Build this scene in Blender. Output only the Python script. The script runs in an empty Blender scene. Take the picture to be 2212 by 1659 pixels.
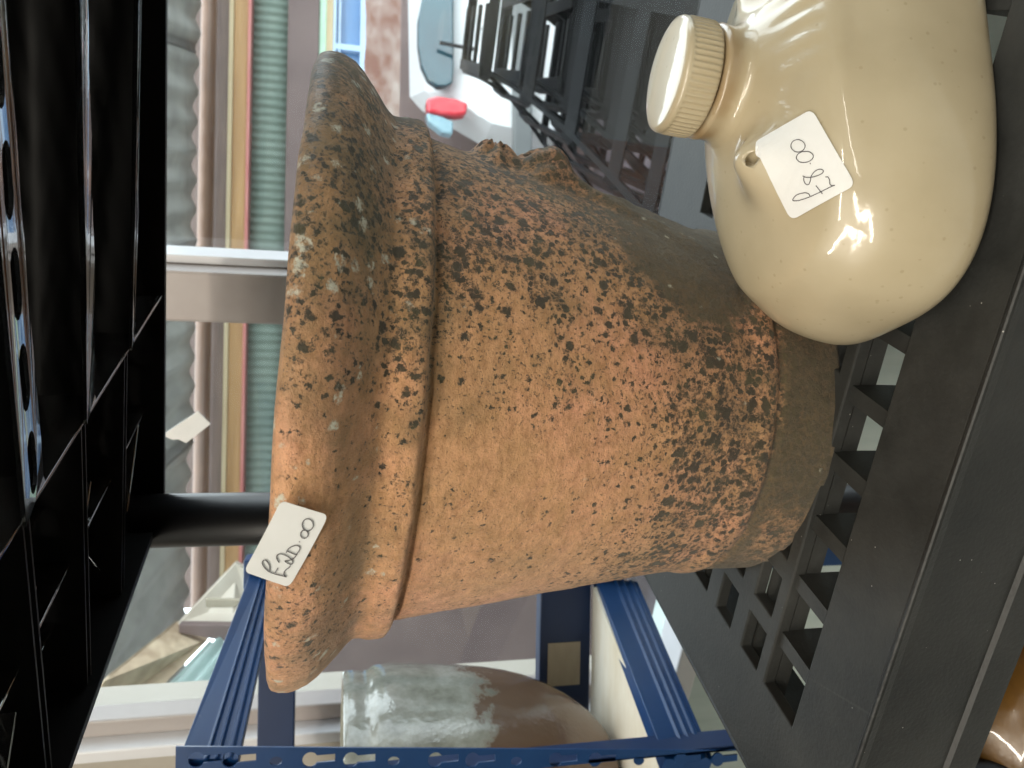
import bpy, bmesh, math, random
from mathutils import Vector, Matrix, noise
from mathutils.bvhtree import BVHTree
from math import sin, cos, pi, radians, sqrt, exp

random.seed(7)
SC = bpy.context.scene
COL = SC.collection

# ------------------------------------------------------------------ camera (the photograph is turned on its side)
F = 1660.0                      # focal length in pixels of a 2212 x 1659 picture
PITCH, ROLL = radians(13.0), radians(1.0)
fwd = Vector((0, cos(PITCH), -sin(PITCH)))
r0, u0 = Vector((1, 0, 0)), Vector((0, sin(PITCH), cos(PITCH)))
rgt = r0 * cos(ROLL) + u0 * sin(ROLL)
upv = -r0 * sin(ROLL) + u0 * cos(ROLL)
cam_d = bpy.data.cameras.new('camera')
cam = bpy.data.objects.new('camera', cam_d)
COL.objects.link(cam)
cx, cy, cz = -upv, rgt, -fwd
cam.matrix_world = Matrix(((cx.x, cy.x, cz.x, 0), (cx.y, cy.y, cz.y, 0), (cx.z, cy.z, cz.z, 0), (0, 0, 0, 1)))
cam_d.sensor_width = 36.0
cam_d.lens = 36.0 * F / 2212.0
cam_d.clip_start = 0.02
cam_d.clip_end = 200
cam_d.dof.use_dof = True
cam_d.dof.focus_distance = 0.42
cam_d.dof.aperture_fstop = 15
SC.camera = cam

# ------------------------------------------------------------------ daylight outside the window
w = bpy.data.worlds.new("World")
SC.world = w
w.use_nodes = True
bg = w.node_tree.nodes['Background']
bg.inputs[0].default_value = (0.86, 0.94, 1.0, 1)
bg.inputs[1].default_value = 5.6

# ------------------------------------------------------------------ lamps of the shop (fluorescent tubes and a general fill)
def area(name, loc, target, sx, sy, power, col):
    d = bpy.data.lights.new(name, 'AREA')
    d.shape = 'RECTANGLE'; d.size = sx; d.size_y = sy; d.energy = power; d.color = col
    o = bpy.data.objects.new(name, d); COL.objects.link(o)
    o.location = loc
    o.rotation_euler = (Vector(target) - Vector(loc)).to_track_quat('-Z', 'Y').to_euler()
    return o
area('tube_lamp', (-0.15, -0.75, 1.05), (0.0, 0.45, -0.1), 1.3, 0.05, 11, (1.0, 0.93, 0.80))
area('tube_lamp', (-0.9, -1.5, 1.1), (0.0, 0.45, -0.1), 1.5, 0.06, 17, (1.0, 0.92, 0.78))
area('tube_lamp', (0.9, -2.0, 1.1), (0.0, 0.45, -0.1), 1.5, 0.06, 6, (1.0, 0.94, 0.82))
area('tube_lamp', (-1.3, -0.35, 0.9), (-0.05, 0.5, -0.1), 1.2, 0.05, 14, (1.0, 0.92, 0.80))

SC.view_settings.view_transform = 'Standard'
SC.view_settings.look = 'None'
SC.view_settings.exposure = 0.0
SC.view_settings.gamma = 1.0
SC.render.engine = 'CYCLES'
SC.cycles.max_bounces = 8
SC.cycles.transparent_max_bounces = 12
SC.cycles.caustics_reflective = False
SC.cycles.caustics_refractive = False
SC.cycles.sample_clamp_indirect = 4

# ------------------------------------------------------------------ measuring helpers (a direction of the photo -> a place in the shop)
PS = radians(25.4)
SX, SY = Vector((cos(PS), -sin(PS), 0)), Vector((sin(PS), cos(PS), 0))
def ray(x, y):
    return fwd + rgt * ((829.5 - y) / F) + upv * ((1106 - x) / F)
def at_y(x, y, Y):
    r = ray(x, y); return r * (Y / r.y)
def at_sy(x, y, Y):
    r = ray(x, y); return r * (Y / r.dot(SY))
def at_z(x, y, Z):
    r = ray(x, y); return r * (Z / r.z)
def S(a, b, z):
    return SX * a + SY * b + Vector((0, 0, z))

# ------------------------------------------------------------------ materials
def mat(name):
    m = bpy.data.materials.new(name); m.use_nodes = True
    n = m.node_tree.nodes; b = n['Principled BSDF']
    return m, n, m.node_tree.links, b
def ramp(n, stops):
    r = n.new('ShaderNodeValToRGB'); e = r.color_ramp.elements
    while len(e) < len(stops): e.new(0.5)
    for i, (p, c) in enumerate(stops):
        e[i].position = p; e[i].color = (*c, 1) if len(c) == 3 else c
    return r
def noisy(name, c1, c2, scale=8, rough=0.5, bump=0.0, bscale=200, metallic=0, spec=0.5, stretch=(1, 1, 1), detail=6, rr=0.1, coord='Object', coat=0, sharp=(0.3, 0.7)):
    m, n, l, b = mat(name)
    tc = n.new('ShaderNodeTexCoord'); mp = n.new('ShaderNodeMapping'); mp.inputs['Scale'].default_value = stretch
    l.new(tc.outputs[coord], mp.inputs[0])
    t = n.new('ShaderNodeTexNoise'); t.inputs['Scale'].default_value = scale; t.inputs['Detail'].default_value = detail; t.inputs['Roughness'].default_value = 0.62
    l.new(mp.outputs[0], t.inputs[0])
    r = ramp(n, [(sharp[0], c1), (sharp[1], c2)]); l.new(t.outputs[0], r.inputs[0]); l.new(r.outputs[0], b.inputs['Base Color'])
    mr = n.new('ShaderNodeMapRange'); mr.inputs[3].default_value = max(0, rough - rr); mr.inputs[4].default_value = min(1, rough + rr)
    l.new(t.outputs[0], mr.inputs[0]); l.new(mr.outputs[0], b.inputs['Roughness'])
    b.inputs['Metallic'].default_value = metallic
    b.inputs['Specular IOR Level'].default_value = spec
    b.inputs['Coat Weight'].default_value = coat
    if bump:
        t2 = n.new('ShaderNodeTexNoise'); t2.inputs['Scale'].default_value = bscale; t2.inputs['Detail'].default_value = 4
        l.new(tc.outputs[coord], t2.inputs[0])
        bp = n.new('ShaderNodeBump'); bp.inputs['Strength'].default_value = bump; bp.inputs['Distance'].default_value = 0.001
        l.new(t2.outputs[0], bp.inputs['Height']); l.new(bp.outputs[0], b.inputs['Normal'])
    return m

def shelf_plastic(name, c, rough, dust):
    m, n, l, b = mat(name)
    tc = n.new('ShaderNodeTexCoord')
    a = n.new('ShaderNodeTexNoise'); a.inputs['Scale'].default_value = 9; a.inputs['Detail'].default_value = 8; a.inputs['Roughness'].default_value = .7
    l.new(tc.outputs['Object'], a.inputs[0])
    v = n.new('ShaderNodeTexVoronoi'); v.inputs['Scale'].default_value = 140; l.new(tc.outputs['Object'], v.inputs['Vector'])
    spr = ramp(n, [(0.035, (1, 1, 1)), (0.06, (0, 0, 0))]); l.new(v.outputs['Distance'], spr.inputs[0])
    pick = ramp(n, [(0.80, (0, 0, 0)), (0.84, (1, 1, 1))]); 
    sp = n.new('ShaderNodeSeparateColor'); l.new(v.outputs['Color'], sp.inputs[0]); l.new(sp.outputs[0], pick.inputs[0])
    mul = n.new('ShaderNodeMath'); mul.operation = 'MULTIPLY'; l.new(spr.outputs[0], mul.inputs[0]); l.new(pick.outputs[0], mul.inputs[1])
    mp = n.new('ShaderNodeMapping'); mp.inputs['Rotation'].default_value = (0, 0, .5); mp.inputs['Scale'].default_value = (160, 4, 20)
    l.new(tc.outputs['Object'], mp.inputs[0])
    s = n.new('ShaderNodeTexNoise'); s.inputs['Scale'].default_value = 1; s.inputs['Detail'].default_value = 2; l.new(mp.outputs[0], s.inputs[0])
    scr = ramp(n, [(0.72, (0, 0, 0)), (0.84, (1, 1, 1))]); l.new(s.outputs[0], scr.inputs[0])
    r = ramp(n, [(0.35, c), (0.72, tuple(x + dust * k for x, k in zip(c, (1, .98, .92))))]); l.new(a.outputs[0], r.inputs[0])
    m1 = n.new('ShaderNodeMix'); m1.data_type = 'RGBA'; l.new(scr.outputs[0], m1.inputs[0])
    sc = n.new('ShaderNodeMath'); sc.operation = 'MULTIPLY'; sc.inputs[1].default_value = .13; l.new(scr.outputs[0], sc.inputs[0]); l.new(sc.outputs[0], m1.inputs[0])
    l.new(r.outputs[0], m1.inputs[6]); m1.inputs[7].default_value = (.16, .155, .14, 1)
    m2 = n.new('ShaderNodeMix'); m2.data_type = 'RGBA'; l.new(mul.outputs[0], m2.inputs[0]); l.new(m1.outputs[2], m2.inputs[6]); m2.inputs[7].default_value = (.4, .39, .36, 1)
    l.new(m2.outputs[2], b.inputs['Base Color'])
    b.inputs['Specular IOR Level'].default_value = .28
    mr = n.new('ShaderNodeMapRange'); mr.inputs[3].default_value = rough - .08; mr.inputs[4].default_value = rough + .14; l.new(a.outputs[0], mr.inputs[0]); l.new(mr.outputs[0], b.inputs['Roughness'])
    t2 = n.new('ShaderNodeTexNoise'); t2.inputs['Scale'].default_value = 420; l.new(tc.outputs['Object'], t2.inputs[0])
    bp = n.new('ShaderNodeBump'); bp.inputs['Strength'].default_value = .35; bp.inputs['Distance'].default_value = .0006
    l.new(t2.outputs[0], bp.inputs['Height']); l.new(bp.outputs[0], b.inputs['Normal'])
    return m

M = {}
M['shelf'] = shelf_plastic('grey_black_plastic', (.017, .018, .017), .50, .034)
M['edge'] = shelf_plastic('grey_black_shaded_edge', (.012, .013, .013), .36, .022)  # darker copy of the shelf plastic; shade of the front skirt is in the colour
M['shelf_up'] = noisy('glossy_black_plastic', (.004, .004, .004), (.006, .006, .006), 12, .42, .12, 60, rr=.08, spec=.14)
M['rib'] = noisy('shiny_black_rib_plastic', (.006, .006, .006), (.02, .02, .02), 40, .15, .9, 45, rr=.08, spec=.8, coat=1.0)
M['rib'].node_tree.nodes['Principled BSDF'].inputs['IOR'].default_value = 1.9
M['rib'].node_tree.nodes['Principled BSDF'].inputs['Coat IOR'].default_value = 1.9
M['post'] = noisy('black_post', (.006, .006, .007), (.012, .012, .013), 12, .42)
M['card'] = noisy('white_card', (.78, .79, .78), (.85, .85, .84), 30, .5, spec=.3)
M['ink'] = noisy('pen_ink', (.035, .03, .035), (.09, .08, .09), 300, .6)
M['blue'] = noisy('blue_enamel', (.002, .030, .112), (.004, .044, .150), 6, .38, .1, 90, spec=.45)
def scuff(m, c):
    n, l = m.node_tree.nodes, m.node_tree.links; b = n['Principled BSDF']
    src = b.inputs['Base Color'].links[0].from_socket
    tc = n.new('ShaderNodeTexCoord'); t = n.new('ShaderNodeTexNoise'); t.inputs['Scale'].default_value = 46; t.inputs['Detail'].default_value = 9; t.inputs['Roughness'].default_value = .75
    l.new(tc.outputs['Object'], t.inputs[0]); r = ramp(n, [(.655, (0, 0, 0)), (.69, (1, 1, 1))]); l.new(t.outputs[0], r.inputs[0])
    k = n.new('ShaderNodeMath'); k.operation = 'MULTIPLY'; k.inputs[1].default_value = .55; l.new(r.outputs[0], k.inputs[0])
    mx = n.new('ShaderNodeMix'); mx.data_type = 'RGBA'; l.new(k.outputs[0], mx.inputs[0]); l.new(src, mx.inputs[6]); mx.inputs[7].default_value = (*c, 1); l.new(mx.outputs[2], b.inputs['Base Color'])
scuff(M['blue'], (.10, .13, .20))
M['blue_shaded'] = noisy('shaded_blue_enamel', (.003, .018, .070), (.005, .025, .09), 6, .45)  # darker copy of the blue enamel, with the rack's shade put into the colour
M['board'] = noisy('cream_board', (.62, .53, .38), (.80, .76, .66), 5, .6, .2, 120, stretch=(1, 3, 1))
M['frame'] = noisy('window_frame_paint', (.36, .31, .30), (.46, .42, .40), 4, .35)
M['frame_w'] = noisy('white_frame_paint', (.70, .70, .74), (.80, .80, .82), 4, .35)
M['taupe'] = noisy('taupe_plaster', (.42, .38, .32), (.5, .46, .4), 4, .8)
M['roof'] = None
M['pipe'] = noisy('pink_brown_pipe', (.13, .070, .042), (.19, .11, .07), 3, .4, stretch=(1, 1, 1))
M['brown'] = noisy('weathered_brown_timber', (.10, .07, .06), (.17, .12, .10), 5, .6, stretch=(1, 4, 8))
M['cream_wood'] = noisy('cream_timber', (.50, .38, .21), (.62, .52, .34), 3, .6, stretch=(.6, 3, 9))
M['tan_wood'] = noisy('tan_timber', (.36, .20, .08), (.55, .34, .15), 4, .6, .2, 60, stretch=(.4, 3, 6))
M['old_wood'] = noisy('stained_board', (.36, .24, .15), (.84, .68, .48), 5, .7, .2, 60, stretch=(3, 1, 3), detail=8)
M['pale_wood'] = noisy('pale_board', (.62, .54, .44), (.80, .73, .62), 5, .7)
M['pink'] = noisy('pink_trim', (.55, .17, .16), (.65, .28, .25), 4, .5)
M['mauve'] = noisy('mauve_render', (.13, .09, .085), (.20, .145, .135), 3, .7)
M['pale_green'] = noisy('pale_green_paint', (.42, .66, .48), (.55, .75, .6), 30, .6)
for q_, c_ in (('tan_wood', (.12, .07, .03)), ('cream_wood', (.25, .19, .11)), ('pipe', (.32, .25, .21)), ('green', (.38, .46, .42)), ('mauve', (.26, .21, .20))):
    if q_ in M: scuff(M[q_], c_)
M['win_blue'] = noisy('pale_blue_paint', (.45, .62, .85), (.55, .72, .92), 5, .3)
M['glass_blue'] = noisy('blue_glass', (.10, .20, .38), (.16, .30, .50), 2, .15)
M['peel'] = noisy('peeling_brown_board', (.23, .11, .08), (.46, .38, .34), 9, .7, .3, 50, detail=9, stretch=(1, 1, 1.6), sharp=(.42, .68))
M['car'] = noisy('white_car_paint', (.83, .85, .86), (.87, .88, .88), 2, .18, coat=.6)
M['car_glass'] = noisy('dark_car_glass', (.015, .05, .07), (.03, .12, .15), 2.2, .06, spec=.8)
M['car_trim'] = noisy('grey_bumper_trim', (.16, .17, .17), (.22, .23, .23), 3, .5)
M['tail_red'] = noisy('red_lamp_lens', (.75, .02, .05), (.9, .10, .12), 30, .12, coat=.5)
M['tail_clear'] = noisy('clear_lamp_lens', (.25, .42, .5), (.40, .60, .68), 30, .12, coat=.5)
M['rubber'] = noisy('tyre_rubber', (.015, .015, .016), (.03, .03, .03), 20, .8)
M['asphalt'] = noisy('asphalt', (.055, .045, .05), (.11, .09, .10), 6, .8, .5, 80)
M['pavement'] = noisy('pavement', (.30, .34, .32), (.40, .43, .41), 3, .8, .3, 60)
M['room'] = noisy('room_plaster', (.40, .37, .33), (.46, .43, .38), 2, .9)
M['floor'] = noisy('pale_floor', (.62, .64, .62), (.72, .74, .72), 2, .5)
scuff(M['frame_w'], (.42, .39, .35)); scuff(M['card'], (.62, .62, .60))
M['ceil'] = noisy('ceiling_paint', (.66, .66, .63), (.72, .72, .70), 2, .9)
M['paleboard'] = noisy('pale_cyan_board', (.46, .56, .54), (.62, .70, .67), 2, .45, stretch=(9, 9, 1))
M['basket'] = noisy('dusty_black_plastic', (.003, .0035, .004), (.010, .011, .012), 28, .45, .3, 90, detail=9, spec=.12)
M['orange'] = noisy('orange_clay', (.55, .20, .08), (.62, .26, .12), 8, .7)
M['beige'] = noisy('beige_card', (.36, .31, .23), (.44, .38, .29), 14, .7, stretch=(1, 1, 3))

# corrugated roof sheets: grey, a little light comes through
def sheet_mat(name, c1, c2, tr):
    m = noisy(name, c1, c2, 5, .65, .4, 30, detail=8)
    n = m.node_tree.nodes; l = m.node_tree.links; b = n['Principled BSDF']
    t = n.new('ShaderNodeBsdfTranslucent'); t.inputs[0].default_value = (*[x * 1.1 for x in c2], 1)
    mx = n.new('ShaderNodeMixShader'); mx.inputs[0].default_value = tr
    out = n['Material Output']
    l.new(b.outputs[0], mx.inputs[1]); l.new(t.outputs[0], mx.inputs[2]); l.new(mx.outputs[0], out.inputs[0])
    return m
M['roof'] = sheet_mat('grey_roof_sheet', (.15, .15, .14), (.48, .48, .45), .28)
M['clear_sheet'] = sheet_mat('clear_roof_sheet', (.45, .58, .56), (.66, .76, .74), .55)
M['green'] = sheet_mat('green_wall_sheet', (.20, .27, .23), (.27, .34, .29), .12)

# window glass: dusty pane that lets light straight through and mirrors the shop
def glass_mat():
    m, n, l, b = mat('window_glass')
    n.remove(b)
    out = n['Material Output']
    tr = n.new('ShaderNodeBsdfTransparent'); tr.inputs[0].default_value = (.93, .97, .96, 1)
    gl = n.new('ShaderNodeBsdfGlossy'); gl.inputs['Roughness'].default_value = 0.0
    fr = n.new('ShaderNodeFresnel'); fr.inputs[0].default_value = 1.52
    ml = n.new('ShaderNodeMath'); ml.operation = 'MULTIPLY'; ml.inputs[1].default_value = 1.9; l.new(fr.outputs[0], ml.inputs[0])
    mx = n.new('ShaderNodeMixShader'); l.new(ml.outputs[0], mx.inputs[0]); l.new(tr.outputs[0], mx.inputs[1]); l.new(gl.outputs[0], mx.inputs[2])
    tc = n.new('ShaderNodeTexCoord')
    a = n.new('ShaderNodeTexNoise'); a.inputs['Scale'].default_value = 7; a.inputs['Detail'].default_value = 9; a.inputs['Roughness'].default_value = .72; l.new(tc.outputs['Object'], a.inputs[0])
    v = n.new('ShaderNodeTexVoronoi'); v.inputs['Scale'].default_value = 170; l.new(tc.outputs['Object'], v.inputs['Vector'])
    vr = ramp(n, [(.05, (1, 1, 1)), (.22, (0, 0, 0))]); l.new(v.outputs['Distance'], vr.inputs[0])
    ar = ramp(n, [(.5, (.0, .0, .0)), (.80, (.30, .30, .30))]); l.new(a.outputs[0], ar.inputs[0])
    md = n.new('ShaderNodeMath'); md.operation = 'MULTIPLY_ADD'; l.new(vr.outputs[0], md.inputs[0]); l.new(ar.outputs[0], md.inputs[1]); md.inputs[2].default_value = .012
    df = n.new('ShaderNodeBsdfTranslucent'); df.inputs[0].default_value = (.36, .37, .37, 1)
    m3 = n.new('ShaderNodeMixShader'); l.new(md.outputs[0], m3.inputs[0]); l.new(mx.outputs[0], m3.inputs[1]); l.new(df.outputs[0], m3.inputs[2])
    l.new(m3.outputs[0], out.inputs[0])
    return m
M['glass'] = glass_mat()

# ceramic glaze of the bottle
def glaze_mat():
    m, n, l, b = mat('cream_stoneware_glaze')
    tc = n.new('ShaderNodeTexCoord')
    a = n.new('ShaderNodeTexNoise'); a.inputs['Scale'].default_value = 14; a.inputs['Detail'].default_value = 7; l.new(tc.outputs['Object'], a.inputs[0])
    r = ramp(n, [(.3, (.43, .36, .235)), (.55, (.505, .43, .29)), (.75, (.555, .48, .335))]); l.new(a.outputs[0], r.inputs[0])
    v = n.new('ShaderNodeTexVoronoi'); v.inputs['Scale'].default_value = 260; l.new(tc.outputs['Object'], v.inputs['Vector'])
    s = n.new('ShaderNodeSeparateColor'); l.new(v.outputs['Color'], s.inputs[0])
    p = ramp(n, [(.88, (0, 0, 0)), (.9, (1, 1, 1))]); l.new(s.outputs[0], p.inputs[0])
    d = ramp(n, [(.16, (1, 1, 1)), (.3, (0, 0, 0))]); l.new(v.outputs['Distance'], d.inputs[0])
    mu = n.new('ShaderNodeMath'); mu.operation = 'MULTIPLY'; l.new(p.outputs[0], mu.inputs[0]); l.new(d.outputs[0], mu.inputs[1])
    mu2 = n.new('ShaderNodeMath'); mu2.operation = 'MULTIPLY'; mu2.inputs[1].default_value = .28; l.new(mu.outputs[0], mu2.inputs[0])
    at = n.new('ShaderNodeAttribute'); at.attribute_name = 'stain'
    mxs = n.new('ShaderNodeMix'); mxs.data_type = 'RGBA'; l.new(at.outputs['Fac'], mxs.inputs[0]); l.new(r.outputs[0], mxs.inputs[6]); mxs.inputs[7].default_value = (.27, .15, .05, 1)
    mx = n.new('ShaderNodeMix'); mx.data_type = 'RGBA'; l.new(mu2.outputs[0], mx.inputs[0]); l.new(mxs.outputs[2], mx.inputs[6]); mx.inputs[7].default_value = (.25, .17, .08, 1)
    l.new(mx.outputs[2], b.inputs['Base Color'])
    b.inputs['Roughness'].default_value = .34
    b.inputs['Coat Weight'].default_value = .85; b.inputs['Coat Roughness'].default_value = .07
    b.inputs['Subsurface Weight'].default_value = .0
    t = n.new('ShaderNodeTexNoise'); t.inputs['Scale'].default_value = 55; t.inputs['Detail'].default_value = 3; l.new(tc.outputs['Object'], t.inputs[0])
    bp = n.new('ShaderNodeBump'); bp.inputs['Strength'].default_value = .22; bp.inputs['Distance'].default_value = .001; l.new(t.outputs[0], bp.inputs['Height'])
    l.new(bp.outputs[0], b.inputs['Normal']); l.new(bp.outputs[0], b.inputs['Coat Normal'])
    return m
M['glaze'] = glaze_mat()

# terracotta with lichen
def pot_mat():
    m, n, l, b = mat('lichen_terracotta')
    def math_(op, a=None, c=None, v1=None, v2=None, clamp=False):
        k = n.new('ShaderNodeMath'); k.operation = op; k.use_clamp = clamp
        if a is not None: l.new(a, k.inputs[0])
        if c is not None: l.new(c, k.inputs[1])
        if v1 is not None: k.inputs[0].default_value = v1
        if v2 is not None: k.inputs[1].default_value = v2
        return k.outputs[0]
    def mixc(f, a, c):
        k = n.new('ShaderNodeMix'); k.data_type = 'RGBA'; l.new(f, k.inputs[0])
        for i, x in ((6, a), (7, c)):
            if isinstance(x, tuple): k.inputs[i].default_value = (*x, 1)
            else: l.new(x, k.inputs[i])
        return k.outputs[2]
    def nz(scale, detail=6, rough=.6, vec=None, stretch=None):
        t = n.new('ShaderNodeTexNoise'); t.inputs['Scale'].default_value = scale; t.inputs['Detail'].default_value = detail; t.inputs['Roughness'].default_value = rough
        src = vec or tc.outputs['Object']
        if stretch:
            mp = n.new('ShaderNodeMapping'); mp.inputs['Scale'].default_value = stretch; l.new(src, mp.inputs[0]); src = mp.outputs[0]
        l.new(src, t.inputs[0]); return t
    tc = n.new('ShaderNodeTexCoord')
    def attr(nm):
        a = n.new('ShaderNodeAttribute'); a.attribute_name = nm; return a.outputs['Fac']
    dens, film, chalk = attr('dens'), attr('film'), attr('chalk')
    # clay body
    big = nz(11, 5)
    r = ramp(n, [(.30, (.42, .245, .115)), (.46, (.53, .285, .140)), (.62, (.61, .30, .170)), (.78, (.67, .31, .185))]); l.new(big.outputs[0], r.inputs[0])
    fine = nz(120, 6, .7, stretch=(1, 1, 1.8))
    fr = ramp(n, [(.30, (.56, .50, .42)), (.55, (1, 1, 1)), (.75, (1.18, 1.15, 1.08))]); l.new(fine.outputs[0], fr.inputs[0])
    mu = n.new('ShaderNodeMix'); mu.data_type = 'RGBA'; mu.blend_type = 'MULTIPLY'; mu.inputs[0].default_value = .85
    l.new(r.outputs[0], mu.inputs[6]); l.new(fr.outputs[0], mu.inputs[7]); col = mu.outputs[2]
    # fine dark pitting everywhere
    pt = nz(480, 5, .72, stretch=(1, 1, 1.5)); ptr = ramp(n, [(.33, (1, 1, 1)), (.44, (0, 0, 0))]); l.new(pt.outputs[0], ptr.inputs[0])
    col = mixc(math_('MULTIPLY', ptr.outputs[0], v2=.75), col, (.13, .075, .030))
    md = nz(75, 7, .7); mdr = ramp(n, [(.44, (0, 0, 0)), (.64, (1, 1, 1))]); l.new(md.outputs[0], mdr.inputs[0])
    col = mixc(math_('MULTIPLY', mdr.outputs[0], v2=.42), col, (.30, .165, .055))
    # ochre/olive film
    fn = nz(26, 8, .68)
    ff = math_('ADD', fn.outputs[0], film)
    fm = ramp(n, [(.50, (0, 0, 0)), (.86, (1, 1, 1))]); l.new(ff, fm.inputs[0])
    col = mixc(math_('MULTIPLY', fm.outputs[0], v2=.85), col, (.155, .108, .050))
    # warped coordinates for ragged spots
    wn = nz(240, 6, .75)
    sub = n.new('ShaderNodeVectorMath'); sub.operation = 'SUBTRACT'; l.new(wn.outputs['Color'], sub.inputs[0]); sub.inputs[1].default_value = (.5, .5, .5)
    scl = n.new('ShaderNodeVectorMath'); scl.operation = 'SCALE'; l.new(sub.outputs[0], scl.inputs[0]); scl.inputs['Scale'].default_value = .0085
    add = n.new('ShaderNodeVectorMath'); add.operation = 'ADD'; l.new(tc.outputs['Object'], add.inputs[0]); l.new(scl.outputs[0], add.inputs[1])
    def spots(scale, gain, off):
        v = n.new('ShaderNodeTexVoronoi'); v.inputs['Scale'].default_value = scale; l.new(add.outputs[0], v.inputs['Vector'])
        s = n.new('ShaderNodeSeparateColor'); l.new(v.outputs['Color'], s.inputs[0])
        thr = math_('SUBTRACT', math_('MULTIPLY', math_('ADD', dens, s.outputs[0]), v2=gain), v2=off)   # radius of each spot
        e = math_('SUBTRACT', thr, v.outputs['Distance'])
        return math_('MULTIPLY', e, v2=9.0, clamp=True)
    s1 = spots(135, .60, .42)
    s2 = spots(255, .68, .43)
    s3 = spots(520, .70, .42)
    patch = nz(115, 9, .80)
    pm = math_('ADD', patch.outputs[0], math_('MULTIPLY', dens, v2=.30))
    pr = ramp(n, [(.75, (0, 0, 0)), (.81, (1, 1, 1))]); l.new(pm, pr.inputs[0])
    dk = math_('MAXIMUM', math_('MAXIMUM', s1, s2), math_('MAXIMUM', math_('MULTIPLY', s3, v2=.8), pr.outputs[0]))
    cn = nz(60, 5)
    dc = ramp(n, [(.35, (.010, .012, .008)), (.55, (.024, .026, .013)), (.72, (.050, .052, .020))]); l.new(cn.outputs[0], dc.inputs[0])
    col = mixc(math_('MULTIPLY', dk, v2=.93), col, dc.outputs[0])
    # bottom and weathered side: brown-olive grime
    gr = nz(120, 9, .8)
    gg = math_('ADD', gr.outputs[0], attr('grime'))
    gm = ramp(n, [(.80, (0, 0, 0)), (1.02, (1, 1, 1))]); l.new(gg, gm.inputs[0])
    gc = ramp(n, [(.3, (.045, .036, .016)), (.7, (.105, .078, .036))]); l.new(gr.outputs[0], gc.inputs[0])
    col = mixc(math_('MULTIPLY', gm.outputs[0], v2=.9), col, gc.outputs[0])
    # chalky lichen
    v = n.new('ShaderNodeTexVoronoi'); v.inputs['Scale'].default_value = 105; l.new(add.outputs[0], v.inputs['Vector'])
    s = n.new('ShaderNodeSeparateColor'); l.new(v.outputs['Color'], s.inputs[0])
    th = math_('SUBTRACT', math_('MULTIPLY', math_('ADD', chalk, s.outputs[1]), v2=.66), v2=.47)
    e = math_('MULTIPLY', math_('SUBTRACT', th, v.outputs['Distance']), v2=7.0, clamp=True)
    hn = nz(300, 4, .7); hr = ramp(n, [(.42, (0, 0, 0)), (.56, (1, 1, 1))]); l.new(hn.outputs[0], hr.inputs[0])
    ch = math_('MULTIPLY', math_('MULTIPLY', e, hr.outputs[0]), v2=1.0)
    col = mixc(ch, col, (.50, .49, .40))
    l.new(col, b.inputs['Base Color'])
    b.inputs['Roughness'].default_value = .78
    wet = attr('gloss')
    b.inputs['Sheen Weight'].default_value = .18
    b.inputs['Sheen Roughness'].default_value = .6
    l.new(math_('SUBTRACT', v1=.80, c=math_('MULTIPLY', wet, v2=.42)), b.inputs['Roughness'])
    b.inputs['Specular IOR Level'].default_value = .35
    b1 = nz(330, 5, .7, stretch=(1, 1, 1.3)); b2 = nz(900, 3, .6)
    hh = math_('ADD', math_('MULTIPLY', b1.outputs[0], v2=1.0), math_('ADD', math_('MULTIPLY', b2.outputs[0], v2=.35), math_('MULTIPLY', dk, v2=.35)))
    bp = n.new('ShaderNodeBump'); bp.inputs['Strength'].default_value = .8; bp.inputs['Distance'].default_value = .0011; l.new(hh, bp.inputs['Height'])
    l.new(bp.outputs[0], b.inputs['Normal'])
    return m
M['pot'] = pot_mat()

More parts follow.
